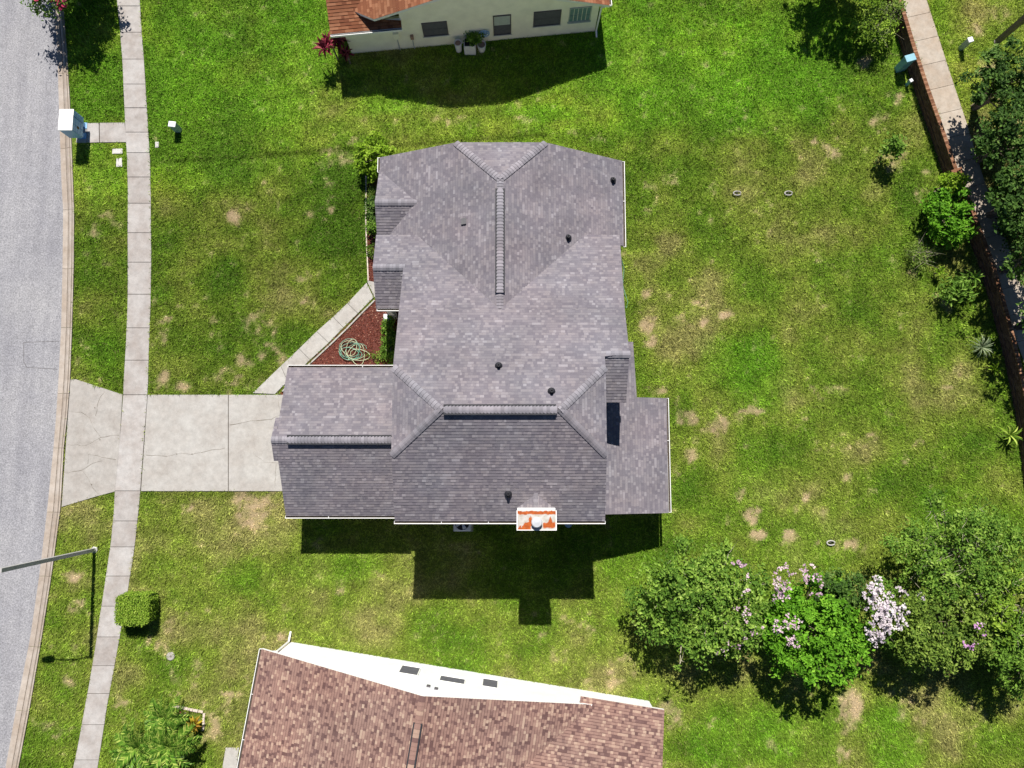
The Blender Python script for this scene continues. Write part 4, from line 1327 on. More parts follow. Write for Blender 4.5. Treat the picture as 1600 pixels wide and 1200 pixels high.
BP, BW, BV, BH = M['bloom_pink'], M['bloom_white'], M['bloom_violet'], M['bloom_hot']
TG = 'trees along the lower right of the lawn'
shrub_tree('flowering_tree', 'wide loose green tree nearest the brown-roofed house, few pink blossoms', 'tree', 1092, 948, 2.9, 3.15, 2.45, 1.5, 12500, .18, M['leaf_crape'], 101, TG, 7,
           [(1160, 885, 4.0, .45, .3, .2, 60, .13, BP), (1165, 905, 3.9, .3, .5, .25, 50, .12, BP), (1162, 950, 3.9, .35, .35, .2, 70, .12, BP), (1175, 980, 3.6, .5, .6, .3, 110, .11, BP), (1130, 1018, 3.2, .4, .3, .2, 50, .11, BP), (1155, 1010, 3.2, .5, .3, .2, 70, .11, BP)], twigs=3, bark=M['bark_pale'], shell=.15, sig=.2, clump=15)
shrub_tree('flowering_tree', 'bright green dense tree with pink blossoms on its left side', 'tree', 1275, 985, 2.7, 2.5, 2.2, 1.4, 10500, 0.19, M['leaf_bright'], 102, TG, 6,
           [(1222, 915, 3.9, .5, .8, .3, 330, .12, BP), (1262, 893, 3.6, .5, .4, .3, 170, .12, BP), (1230, 975, 3.7, .6, .45, .3, 260, .11, BP), (1240, 1003, 3.5, .45, .25, .25, 130, .11, BP), (1275, 915, 3.7, .35, .4, .3, 90, .11, BP)], shell=.5, sig=.15)
shrub_tree('dark_shrub', 'dark green small-leaved shrub between the pink and white blossoms', 'shrub', 1318, 925, 2.5, 1.3, 1.0, 1.0, 3200, 0.15, M['leaf_dark'], 103, TG, 4, shell=.5, sig=.13)
shrub_tree('flowering_tree', 'slender tree covered in white blossoms', 'tree', 1379, 957, 2.9, .95, 1.6, 1.0, 1400, 0.16, M['leaf_mid'], 104, TG, 4,
           [(1372, 925, 3.6, .6, .6, .35, 520, .13, BW), (1385, 955, 3.8, .85, .75, .35, 800, .13, BW), (1385, 980, 3.6, .8, .6, .35, 560, .13, BW), (1372, 995, 3.4, .4, .4, .3, 200, .12, BW), (1412, 922, 3.0, .25, .25, .2, 60, .13, BW)], sig=.14)
shrub_tree('flowering_tree', 'olive green tree with two violet blossom sprays', 'tree', 1478, 980, 2.7, 2.7, 1.7, 1.3, 10000, 0.17, M['leaf_olive'], 105, TG, 6,
           [(1530, 981, 3.8, .35, .22, .15, 60, .12, BV), (1518, 1012, 3.5, .35, .4, .2, 70, .12, BV), (1440, 937, 3.4, .3, .25, .2, 40, .12, BW)], shell=.45)
shrub_tree('feathery_tree', 'large yellow-green feathery tree with pale bare twigs showing', 'tree', 1510, 865, 2.6, 3.3, 2.2, 1.4, 10500, 0.16, M['leaf_crape'], 106, TG, 7, twigs=9, bark=M['bark_pale'], shell=.3, sig=.2, r0=.055)
shrub_tree('feathery_tree', 'yellow-green tree at the right edge below the feathery one', 'tree', 1590, 950, 2.8, 1.7, 2.2, 1.4, 4200, 0.18, M['leaf_yellow'], 107, TG, 4, twigs=5, bark=M['bark_pale'], shell=.4)
shrub_tree('round_tree', 'dark green tree at the right edge above the shaded corner', 'tree', 1600, 1015, 2.6, 1.6, 1.7, 1.3, 7000, 0.18, M['leaf_mid'], 108, TG, 4, shell=.45)

RG = 'trees beyond the brick wall'
shrub_tree('street_tree', 'leafy dark tree beside the brown lamp post beyond the wall', 'tree', 1585, 120, 3.1, 1.9, 1.7, 1.3, 4200, 0.21, M['leaf_dark'], 111, RG, 5)
shrub_tree('street_tree', 'dark tree shading the far path next to the lit wall end', 'tree', 1600, 205, 3.4, 2.0, 1.6, 1.4, 4200, 0.21, M['leaf_dark'], 112, RG, 5)
shrub_tree('street_tree', 'dark tree in the row right of the big green shrub', 'tree', 1617, 300, 3.3, 2.0, 2.0, 1.4, 4200, 0.21, M['leaf_dark'], 113, RG, 5)
shrub_tree('street_tree', 'dark tree at the frame edge over the speckled path', 'tree', 1640, 395, 3.3, 1.9, 2.0, 1.4, 3600, 0.21, M['leaf_dark'], 114, RG, 5)
shrub_tree('street_tree', 'dark tree at the frame edge by the far end of the path', 'tree', 1665, 490, 3.3, 1.9, 2.0, 1.4, 3200, 0.21, M['leaf_dark'], 115, RG, 5)
shrub_tree('verge_shrub', 'low dark shrub on the verge right of the far path', 'shrub', 1556, 232, .8, .9, .8, .7, 2600, .13, M['leaf_dark'], 116, RG, 3)
shrub_tree('verge_shrub', 'low dark shrub on the verge below the lamp post shadow', 'shrub', 1578, 288, .8, 1.0, .9, .7, 2600, .13, M['leaf_dark'], 117, RG, 3)
shrub_tree('verge_shrub', 'low dark shrub on the verge at the frame edge', 'shrub', 1592, 350, .8, .8, 1.2, .7, 2600, .13, M['leaf_dark'], 118, RG, 3)

PG = 'plants along the brick wall'
shrub_tree('garden_shrub', 'big round green shrub against the brick wall', 'shrub', 1484, 335, 1.2, 1.15, 1.7, 1.1, 3600, 0.19, M['leaf_bright'], 121, PG, 6, shell=.6, sig=.12)
shrub_tree('garden_shrub', 'yellow-green tip of shrub covering the wall pillar', 'shrub', 1488, 285, 1.4, .75, .5, .6, 1600, .14, M['leaf_lime'], 122, PG, 3, sig=.12)
shrub_tree('garden_shrub', 'small twiggy grey-green bush on the lawn beside the big shrub', 'shrub', 1437, 396, .45, .8, .8, .4, 1500, .09, M['leaf_olive'], 123, PG, 4, twigs=4, bark=M['bark_pale'], r0=.03)
shrub_tree('sapling', 'slender sapling near the upper wall casting a leafy shadow', 'sapling', 1396, 228, 1.3, .45, .4, .9, 420, .2, M['leaf_mid'], 124, PG, 3, stems=1, r0=.03, sig=.22, clump=8)
shrub_tree('sapling', 'tall leafy weed with wide leaves below the big shrub', 'sapling', 1500, 448, .9, .8, .8, .7, 620, .26, M['leaf_mid'], 125, PG, 4, stems=1, r0=.03, aspect=.35, sig=.25, clump=8)
shrub_tree('sapling', 'low yellow sprig left of the spiky plant', 'sapling', 1508, 515, .3, .35, .25, .2, 70, .14, M['leaf_yellow'], 126, PG, 2, stems=1, r0=.015)
UG = 'plants at the top of the wall'
shrub_tree('leafy_tree', 'dark leafy tree at the top edge left of the brick wall', 'tree', 1335, -85, 3.0, 2.3, 2.1, 1.4, 4500, 0.22, M['leaf_mid'], 127, UG, 6)
shrub_tree('twiggy_bush', 'yellow-green twiggy bush at the top of the brick wall', 'shrub', 1368, 42, 1.0, 1.1, 1.3, .8, 2600, .13, M['leaf_yellow'], 128, UG, 5, twigs=7, bark=M['bark_pale'], r0=.03)
shrub_tree('twiggy_bush', 'small bush with grey twigs touching the wall top', 'shrub', 1392, 18, 1.2, .55, .7, .6, 900, .14, M['leaf_olive'], 129, UG, 3, twigs=6, bark=M['bark_pale'], r0=.03)

shrub_tree('flowering_tree', 'street tree with red blossoms at the top of the road', 'tree', 82, -84, 2.6, 2.15, 3.0, 1.3, 9500, 0.22, M['leaf_mid'], 131, None, 6,
           [(66, -4, 2.6, .5, .25, .3, 90, .16, BH), (104, 6, 2.4, .4, .25, .3, 60, .16, BH), (90, -8, 2.8, .6, .3, .3, 60, .15, BH), (126, -4, 2.4, .4, .2, .3, 40, .16, BH)], r0=.09, clump=12, sig=.22, aspect=.4)
shrub_tree('lime_shrub', 'bright lime green shrub at the upper left corner of the grey roof', 'shrub', 588, 247, 1.3, 1.0, 1.15, 1.0, 3200, 0.18, M['leaf_lime'], 132, 'shrubs along the house front', 5, shell=.65, sig=.1)
shrub_tree('house_shrub', 'dark green shrub under the bay roof at the house front', 'shrub', 583, 328, .6, .38, .9, .55, 1900, .12, M['leaf_dark'], 133, 'shrubs along the house front', 4, sig=.1)
shrub_tree('house_shrub', 'small green shrub between bay roof and porch roof', 'shrub', 586, 354, .5, .32, .55, .45, 1100, .12, M['leaf_mid'], 134, 'shrubs along the house front', 3, sig=.1)
shrub_tree('house_shrub', 'brownish sparse shrub above the dark one at the house front', 'shrub', 585, 303, .5, .35, .4, .4, 600, .11, M['leaf_olive'], 135, 'shrubs along the house front', 3, sig=.1)
shrub_tree('house_shrub', 'brown dry plant in the narrow mulch strip by the porch', 'shrub', 580, 393, .25, .25, .45, .22, 350, .1, M['leaf_olive'], 136, 'shrubs along the house front', 3, sig=.08)
shrub_tree('house_shrub', 'dark low hedge in the shade beside the red mulch bed', 'shrub', 609, 530, .55, .42, 1.35, .5, 2600, .12, M['leaf_mid'], 137, 'shrubs along the house front', 5, sig=.1)
shrub_tree('mulch_weed', 'pale weedy ground plant beside the coiled hose', 'shrub', 590, 558, .12, .6, .4, .1, 350, .1, M['leaf_olive'], 138, None, 3, sig=.12, r0=.01)

# clipped box hedge
hx, hy = P(207, 953, 1.0)
hedge = thing('clipped_hedge', (hx + .45, hy + .15, 0), 'square clipped green hedge at the pavement edge', 'hedge')
rng = np.random.default_rng(5)
(hx0, hy1), (hx1, hy0) = P(182, 930, 1.05), P(231, 977, 1.05)
m = 7000
fc = rng.choice(5, m, p=[.44, .14, .14, .14, .14])
q = rng.random((m, 3))
pos = np.stack([hx0 + q[:, 0] * (hx1 - hx0), hy0 + q[:, 1] * (hy1 - hy0), .1 + q[:, 2] * .95], 1)
nv = np.zeros((m, 3))
for f, ax, val, nn in ((0, 2, 1.05, (0, 0, 1)), (1, 0, hx0, (-1, 0, 0)), (2, 0, hx1, (1, 0, 0)), (3, 1, hy0, (0, -1, 0)), (4, 1, hy1, (0, 1, 0))):
    s_ = fc == f
    pos[s_, ax] = val
    nv[s_] = nn
# rounded corners
ctr = np.array([(hx0 + hx1) / 2, (hy0 + hy1) / 2]); hw = np.array([(hx1 - hx0) / 2, (hy1 - hy0) / 2])
rel = (pos[:, :2] - ctr) / hw
cf = np.clip(np.abs(rel[:, 0]) * np.abs(rel[:, 1]) - .72, 0, 1)
pos[:, :2] = ctr + rel * hw * (1 - cf[:, None] * .55)
pos += rng.normal(size=pos.shape) * .035
nv = nv + rng.normal(size=nv.shape) * .55 + np.array([0, 0, .3]); nv /= np.linalg.norm(nv, axis=1, keepdims=True)
v, qd = leaf_quads(pos, nv, .085, .6, rng)
link('crown', quad_mesh('crown', v - np.array(base_of(hedge)), qd, np.clip(rng.random(m) * .8 + .1, 0, 1)), M['leaf_yellow'], hedge)
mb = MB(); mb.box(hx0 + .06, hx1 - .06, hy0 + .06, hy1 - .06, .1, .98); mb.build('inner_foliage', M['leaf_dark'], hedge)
mb = MB(); mb.tube([((hx0 + hx1) / 2, (hy0 + hy1) / 2, -.05), ((hx0 + hx1) / 2, (hy0 + hy1) / 2, .3)], .05, 6); mb.build('trunk', M['bark'], hedge)


def strap(b, c, ang, length, width, rise, droop, tone, segs=5, fold=.25):
    """one arching strap leaf"""
    d = Vector((math.cos(ang), math.sin(ang), 0)); s_ = Vector((-d.y, d.x, 0))
    pts = []
    for i in range(segs + 1):
        t = i / segs
        p_ = Vector(c) + d * (length * t * (1 - .12 * t)) + Vector((0, 0, rise * t * 1.9 - (rise + droop) * t * t))
        w = width * (.55 + .9 * t if t < .45 else (1 - t) * 1.72) * .5
        w = max(w, .004)
        pts += [p_ - s_ * w + Vector((0, 0, w * fold)), p_ - Vector((0, 0, w * fold)), p_ + s_ * w + Vector((0, 0, w * fold))]
    fs = []
    for i in range(segs):
        a = i * 3
        fs += [(a, a + 1, a + 4, a + 3), (a + 1, a + 2, a + 5, a + 4)]
    b.faces(pts, fs, tone)


def rosette(name, label, cat, px, py, z, nleaf, length, width, rise, droop, mat, seed, group=None, heads=1, spread=.3, stem=True):
    rng = random.Random(seed)
    cx, cy = P(px, py, z)
    root = thing(name, (cx, cy, 0), label, cat, group)
    if stem:
        b = MB()
        b.tube([(cx, cy, -.03), (cx, cy, max(.06, z))], [.05, .04], 6); b.build('stem', M['bark'], root)
    for h in range(heads):
        ox, oy = (0, 0) if heads == 1 else (rng.uniform(-spread, spread), rng.uniform(-spread, spread))
        for i in range(nleaf):
            b = MB()
            t = i / nleaf
            strap(b, (cx + ox, cy + oy, z + rng.uniform(-.05, .05)), i * 2.399 + rng.uniform(-.2, .2), length * rng.uniform(.7, 1.1) * (1 - .35 * t), width, rise * (.4 + 1.3 * t), droop * (1.2 - t), rng.random())
            b.build('leaf', mat, root, tone=True)
    return root


rosette('spiky_plant', 'spiky grey-green plant with narrow arching leaves by the brick wall', 'plant', 1533, 543, .25, 60, .85, .05, .35, .25, M['leaf_yucca'], 201, PG)
rosette('broad_leaf_plant', 'broad-leaved yellow-green plant below the spiky plant', 'plant', 1553, 577, .3, 14, .55, .12, .3, .2, M['leaf_lime'], 202, PG)
rosette('broad_leaf_plant', 'yellow long-leaved plant at the right edge by the wall foot', 'plant', 1577, 680, .35, 20, .85, .10, .4, .25, M['leaf_yellow'], 203, PG)
rosette('broad_leaf_plant', 'lime leafy plant standing on the lawn below the small bush', 'plant', 1466, 425, .4, 12, .42, .13, .3, .15, M['leaf_lime'], 204, PG)
rosette('broad_leaf_plant', 'star-shaped green plant in front of the brick wall', 'plant', 1521, 434, .9, 14, .62, .09, .35, .2, M['leaf_mid'], 205, PG)
rosette('cordyline', 'red-leaved plant at the left corner of the cream house', 'plant', 519, 72, 1.25, 15, .78, .15, .4, .25, M['leaf_red'], 206, None, heads=4, spread=.42)
rosette('broad_leaf_plant', 'dark red plant in the shade beside the cream house corner', 'plant', 543, 88, .7, 12, .55, .12, .35, .2, M['leaf_red'], 207, None, heads=2, spread=.3)
rosette('croton', 'yellow and orange leafy plant inside the brick border', 'plant', 306, 1130, .35, 26, .55, .13, .35, .15, M['leaf_croton'], 208)
rosette('broad_leaf_plant', 'dark maroon small plant beside the yellow one', 'plant', 286, 1117, .25, 12, .32, .09, .25, .1, M['leaf_red'], 209)

# palms
def make_frond(seed, L=1.65):
    rng = random.Random(seed)
    b = MB()
    path = [Vector((t * L * (1 - .15 * t), 0, .55 * t * 1.6 - 1.15 * t * t)) for t in np.linspace(0, 1, 9)]
    b.tube(path, [.028, .025, .022, .018, .015, .012, .009, .006, .003], 4, tone=.8)
    for i in range(24):
        t = .12 + .87 * i / 24
        k = min(7, int(t * 8)); f = t * 8 - k
        p_ = path[k].lerp(path[k + 1], f)
        ll = .42 * math.sin(math.pi * (.2 + .72 * t)) * rng.uniform(.85, 1.1)
        for sd in (-1, 1):
            e = p_ + Vector((ll * .62, sd * ll * .75, rng.uniform(-.12, .12) + .06 - .12 * t))
            w = Vector((.05, 0, 0.015))
            mid = p_.lerp(e, .5) + Vector((0, 0, .05))
            b.faces([p_ - w * .5, mid - w * .6, e, mid + w * .6, p_ + w * .5], [(0, 1, 2, 3, 4)] if sd > 0 else [(4, 3, 2, 1, 0)], rng.random())
    return b.mesh('frond', tone=True)


frond_meshes = [make_frond(s) for s in (1, 2, 3)]
for px, py, z, nf, sc, sd, lab in ((217, 1168, .9, 22, 1.0, 1, 'palm nearest the pavement with a brown crown centre'), (265, 1167, 1.1, 26, 1.0, 2, 'lush palm below the brick-bordered bed'), (258, 1120, .7, 17, .8, 3, 'small bright palm beside the brick border')):
    cx, cy = P(px, py, z)
    root = thing('palm', (cx, cy, 0), lab, 'palm', 'palms by the lower pavement')
    mb = MB(); mb.tube([(cx, cy, -.05), (cx + .03, cy, z * .5), (cx, cy, z + .05)], [.14, .11, .08], 8); mb.build('trunk', M['bark'], root)
    rr_ = random.Random(sd * 17)
    for i in range(nf):
        o = link('frond', frond_meshes[i % 3], M['frond'], root)
        o.location = (0, 0, z + .02)
        tt = i / nf
        o.rotation_euler = (rr_.uniform(-.25, .25), .25 - 1.0 * tt + rr_.uniform(-.1, .1), i * 2.399 + rr_.uniform(-.2, .2))
        o.scale = (sc * (1 - .2 * tt),) * 3

# ------------------------------------------------------------------ mulch, edging, hose
def mulch_bed(name, label, poly, n_, seed, z=.02):
    rng = np.random.default_rng(seed)
    pa = np.array([(p_[0], p_[1]) for p_ in poly])
    root = thing(name, (pa[:, 0].mean(), pa[:, 1].mean(), 0), label, 'mulch', kind='structure')
    b = MB(); b.prism([tuple(p_) for p_ in pa], -.05, z); b.build('mulch_base', M['mulch_base'], root)
    lo, hi = pa.min(0), pa.max(0)
    xy = lo + rng.random((n_ * 2, 2)) * (hi - lo)
    xy = xy[inside([tuple(p_) for p_ in pa], xy[:, 0], xy[:, 1])][:n_]
    m = len(xy)
    pos = np.concatenate([xy, z + rng.random((m, 1)) * .03], 1)
    nv = rng.normal(size=(m, 3)) * .45 + np.array([0, 0, 1]); nv /= np.linalg.norm(nv, axis=1, keepdims=True)
    v, q_ = leaf_quads(pos, nv, .10, .38, rng)
    o = link('chips', quad_mesh('chips', v - np.array(base_of(root)), q_, rng.random(m)), M['mulch'], root)
    o['kind'] = 'stuff'


mulch_bed('mulch_bed', 'red mulch bed between the diagonal path and the garage', [P(586, 468), P(559.5, 491), P(514, 537), P(485, 564), P(452, 597), P(436, 617), P(470, 622), P(640, 622), (-4.66, 7.1)], 7000, 301)
mulch_bed('mulch_strip', 'narrow red mulch strip along the house front', [P(575, 438), P(574, 360), P(574, 260), (-5.9, 13.9), (-5.9, 8.7)], 3500, 302)
mulch_bed('mulch_strip', 'red mulch strip along the brown-roofed house', [S2(-.05, -.4), S2(-.75, -.5), S2(-.85, -4.2), S2(-.05, -4.2)], 1500, 303)

b_ = MB()
ed = thing('garden_edging', P3(560, 490), 'thin pale edging between diagonal path and red mulch', 'edging')
pl = [Vector(P(x, y)) for x, y in ((441, 611), (452, 599), (485, 566.5), (514, 539.5), (541, 513.5), (564, 489.5), (585, 468.5))]
for i in range(len(pl) - 1):
    a, c_ = pl[i], pl[i + 1]
    d = c_ - a; nn = Vector((d.y, -d.x)).normalized() * .07
    b_ = MB(); b_.obox((a.x, a.y, -.05), (d.x * .985, d.y * .985, 0), (nn.x, nn.y, 0), (0, 0, .13)); b_.build('edging_piece', M['concrete_drive'], ed)
ed = thing('garden_edging', P3(575, 400), 'thin pale edging between lawn and house front strip', 'edging')
pl = [Vector(P(x, y)) for x, y in ((576.5, 439), (575.5, 410), (574, 380), (573, 350), (573, 310), (573, 275))]
for i in range(len(pl) - 1):
    a, c_ = pl[i], pl[i + 1]
    d = c_ - a; nn = Vector((d.y, -d.x)).normalized() * .06
    b_ = MB(); b_.obox((a.x, a.y, -.05), (d.x * .985, d.y * .985, 0), (-nn.x, -nn.y, 0), (0, 0, .12)); b_.build('edging_piece', M['brick_edge'], ed)
ed = thing('brick_border', P3(300, 1115), 'low pale block border round the yellow plant by the palms', 'border')
for a, c_, k in (((271, 1104), (318, 1114), 6), ((318, 1114), (316.5, 1141), 4)):
    A, B = Vector(P(*a)), Vector(P(*c_))
    d = (B - A) / k; nn = Vector((-d.y, d.x)).normalized() * .11
    for i in range(k):
        q = A + d * i
        b_ = MB(); b_.obox((q.x, q.y, -.03), (d.x * .93, d.y * .93, 0), (nn.x, nn.y, 0), (0, 0, .13 + random.uniform(-.02, .02))); b_.build('block', M['brick_edge'], ed, bevel=.01)

hc = P3(553, 549, .05)
hose = thing('garden_hose', hc, 'tangled green garden hose lying on the red mulch', 'hose')
rg = random.Random(3)
for k, (mt, nl) in enumerate(((M['hose'], 5), (M['hose_pale'], 4))):
    b_ = MB()
    path = []
    for i in range(nl * 14):
        t = i / 14
        lo = int(t)
        r2 = random.Random(lo * 7 + k); r3 = random.Random((lo + 1) * 7 + k)
        f = t - lo; f = f * f * (3 - 2 * f)
        pick = lambda r: (r.uniform(-.3, .3), r.uniform(-.25, .25), r.uniform(.28, .68), r.uniform(.22, .6))
        A, B = pick(r2), pick(r3)
        ox, oy, rx, ry = [A[j] + (B[j] - A[j]) * f for j in range(4)]
        path.append(hc + Vector((ox + rx * math.cos(2 * math.pi * t), oy + ry * math.sin(2 * math.pi * t), .03 + .02 * (i % 5) + k * .015)))
    b_.tube(path, .016, 5)
    b_.build('coil', mt, hose, smooth=True)
hose2 = thing('garden_hose', P3(979, 470), 'thin green hose lying along the right edge of the roof on the lawn', 'hose')
b_ = MB(); b_.tube([P3(x, y, .05) for x, y in ((970, 400), (975, 420), (973, 445), (977, 460), (981, 472), (979, 481), (974, 478), (970, 470))], .018, 5)
b_.build('coil', M['hose'], hose2, smooth=True)

# ------------------------------------------------------------------ brick wall and far path
def polyline_len(tab, z=0): return [Vector(P(px, py, z)) for py, px in tab]


WH = 0.95
capline = [(1407, -40), (1421, 50), (1437, 100), (1456, 160), (1476, 215), (1493, 264), (1517, 320), (1548, 400), (1578, 490), (1602, 580), (1616, 650), (1622, 700), (1630, 800)]
capline = [(1392, -40), (1405, 0), (1426, 71), (1449, 141), (1470, 200), (1492, 264), (1519, 330), (1549, 410), (1572, 490), (1592, 570), (1608, 650), (1618, 730)]
wl = [Vector(P(x, y, WH)) for x, y in capline]
wl = [wl[0] + (wl[0] - wl[1]).normalized() * 6] + wl + [wl[-1] + (wl[-1] - wl[-2]).normalized() * 6]
bw = thing('brick_wall', (wl[6].x, wl[6].y, 0), 'long low red brick wall along the right side of the lawn', 'wall')
Vb, Qb, Tb = MB(), None, None
core = MB()
capb = MB()
th = .13
for i in range(len(wl) - 1):
    a, c_ = wl[i], wl[i + 1]
    d = c_ - a; L = d.length; dn = d.normalized()
    nn = Vector((-dn.y, dn.x))          # to the right of travel flipped below
    if nn.x < 0: nn = -nn
    D3, N3_ = Vector((dn.x, dn.y, 0)), Vector((nn.x, nn.y, 0))
    A = Vector((a.x, a.y, 0))
    core.obox(A + N3_ * .02 - Vector((0, 0, .2)), D3 * L, N3_ * (th - .04), (0, 0, WH + .12))
    bl, bh = .21, .072
    rows = int((WH - .08) / bh)
    for r in range(rows):
        s = -(.5 * bl if r % 2 else 0)
        while s < L:
            s0, s1 = max(s, 0), min(s + bl - .012, L)
            if s1 - s0 > .03:
                j = random.uniform(0, .006) + (.03 if r == 4 else 0)
                for o_, wd in ((A + D3 * s0 - N3_ * j, .03), (A + D3 * s0 + N3_ * (th - .03 + j), .03)):
                    Vb.obox(o_ + Vector((0, 0, r * bh)), D3 * (s1 - s0), N3_ * wd, (0, 0, bh - .012))
            s += bl
    s = 0
    while s < L:
        s1 = min(s + .075, L)
        capb.obox(A + D3 * s - N3_ * .035 + Vector((0, 0, rows * bh)), D3 * max(.02, s1 - s - .008), N3_ * (th + .07), (0, 0, .075 + random.uniform(0, .006)))
        s += .075
core.build('mortar_core', M['mortar'], bw)
o = Vb.build('bricks', M['brick'], bw, tone=True); o['kind'] = 'stuff'
o = capb.build('cap_bricks', M['brick_cap'], bw, tone=True); o['kind'] = 'stuff'
for px, py in ((1497, 272),):
    c0 = Vector(P(px, py, 1.1))
    c3 = Vector((c0.x, c0.y, 0))
    dn = (wl[7] - wl[6]).normalized(); D3 = Vector((dn.x, dn.y, 0)); N3_ = Vector((-dn.y, dn.x, 0))
    b_ = MB(); b_.obox(c3 - D3 * .24 - N3_ * .24 - Vector((0, 0, .1)), D3 * .48, N3_ * .48, (0, 0, 1.14)); o = b_.build('pillar', M['brick'], bw, tone=True)
    b_ = MB(); b_.obox(c3 - D3 * .29 - N3_ * .29 + Vector((0, 0, 1.045)), D3 * .58, N3_ * .58, (0, 0, .09)); b_.build('pillar_cap', M['brick_cap'], o, tone=True)
NOGRASS.append([tuple(p_) for p_ in wl] + [(p_.x + .25, p_.y) for p_ in wl[::-1]])

fr_line = [Vector(P(x, y)) for y, x in FARWALK_R]
fr_line = [fr_line[0] + (fr_line[0] - fr_line[1]).normalized() * 8] + fr_line + [fr_line[-1] + (fr_line[-1] - fr_line[-2]).normalized() * 14]
fp = thing('footpath', (24, 12, 0), 'beige concrete path running behind the brick wall', 'path', kind='structure')
joints_px = [(1447, 12), (1471, 50), (1489, 92), (1489, 134), (1506, 175)]
seg = []
tot = 0
for i in range(len(fr_line) - 1): seg.append((tot, fr_line[i], fr_line[i + 1])); tot += (fr_line[i + 1] - fr_line[i]).length
def at_len(s):
    for t0_, a, b in reversed(seg):
        if s >= t0_:
            d = (b - a).normalized(); return a + d * (s - t0_), d
    return seg[0][1], (seg[0][2] - seg[0][1]).normalized()
s = .35
WID = 1.35
mb = MB()
lft, rgt = [], []
for k in range(0, int(tot)):
    p_, d = at_len(k); nn = Vector((d.y, -d.x)); nn = nn if nn.x < 0 else -nn
    rgt.append(p_ + nn * .02); lft.append(p_ + nn * (WID - .02))
mb.prism([tuple(a) for a in rgt] + [tuple(a) for a in lft[::-1]], -.1, .012); mb.build('joint_bed', M['joint'], fp)
NOGRASS.append([tuple(a) for a in rgt] + [tuple(a) for a in lft[::-1]])
while s + 1.4 < tot:
    q = []
    for ss in (s + .008, s + .7, s + 1.4 - .008):
        p_, d = at_len(ss); nn = Vector((d.y, -d.x)); nn = nn if nn.x < 0 else -nn
        q.append((p_, p_ + nn * WID))
    b_ = MB(); b_.prism([tuple(a[0]) for a in q] + [tuple(a[1]) for a in q[::-1]], -.1, .05); b_.build('slab', M['concrete_warm'], fp, bevel=.008)
    s += 1.4

# ------------------------------------------------------------------ street furniture and small things
def lamp_post(base, h, arm, mat, label, r=(.075, .055), square=False, headmat=None):
    root = thing('street_lamp', (base[0], base[1], 0), label, 'street lamp')
    x, y = base
    b_ = MB()
    if square:
        b_.obox((x - r[0], y - r[0], -.05), (2 * r[0], 0, 0), (0, 2 * r[0], 0), (0, 0, h))
    else:
        b_.tube([(x, y, -.05), (x, y, h * .5), (x, y, h)], [r[0], (r[0] + r[1]) / 2, r[1]], 10)
    b_.build('pole', mat, root, smooth=not square)
    b_ = MB(); b_.lathe((x, y, 0), [(.17, 0), (.17, .05), (.11, .08), (.10, .16)], 10); b_.build('base_plate', mat, root)
    tip = Vector((x + arm[0], y + arm[1], h + .05))
    b_ = MB(); b_.tube([(x, y, h - .08), Vector((x, y, h - .04)).lerp(tip, .4) + Vector((0, 0, .12)), tip], [.04, .035, .03], 8); b_.build('arm', mat, root)
    d = Vector((arm[0], arm[1], 0)).normalized(); s_ = Vector((-d.y, d.x, 0))
    b_ = MB()
    ring = [(0, .07), (.12, .15), (.35, .17), (.55, .12), (.66, .05)]
    top_, bot = [], []
    for t, w in ring:
        top_ += [tip + d * t - s_ * w * .7 + Vector((0, 0, .07)), tip + d * t + s_ * w * .7 + Vector((0, 0, .07))]
        bot += [tip + d * t - s_ * w - Vector((0, 0, .04)), tip + d * t + s_ * w - Vector((0, 0, .04))]
    pts = top_ + bot; n0 = len(top_)
    fs = []
    for i in range(len(ring) - 1):
        a = 2 * i
        fs += [(a, a + 1, a + 3, a + 2), (n0 + a, n0 + a + 2, n0 + a + 3, n0 + a + 1), (a, a + 2, n0 + a + 2, n0 + a), (a + 1, n0 + a + 1, n0 + a + 3, a + 3)]
    fs += [(0, n0, n0 + 1, 1), (n0 - 2, n0 - 1, 2 * n0 - 1, 2 * n0 - 2)]
    b_.faces(pts, fs); b_.build('lamp_head', mat, root)


lamp_post(P(148, 859), 6.65, (-1.75, -.05), M['pole_light'], 'tall grey street lamp beside the pavement, leaning out over the road', (.085, .07), True)
lamp_post(P(1557, 66), 6.2, (1.5, .3), M['pole_brown'], 'dark brown lamp post beyond the brick wall', (.12, .10), True)

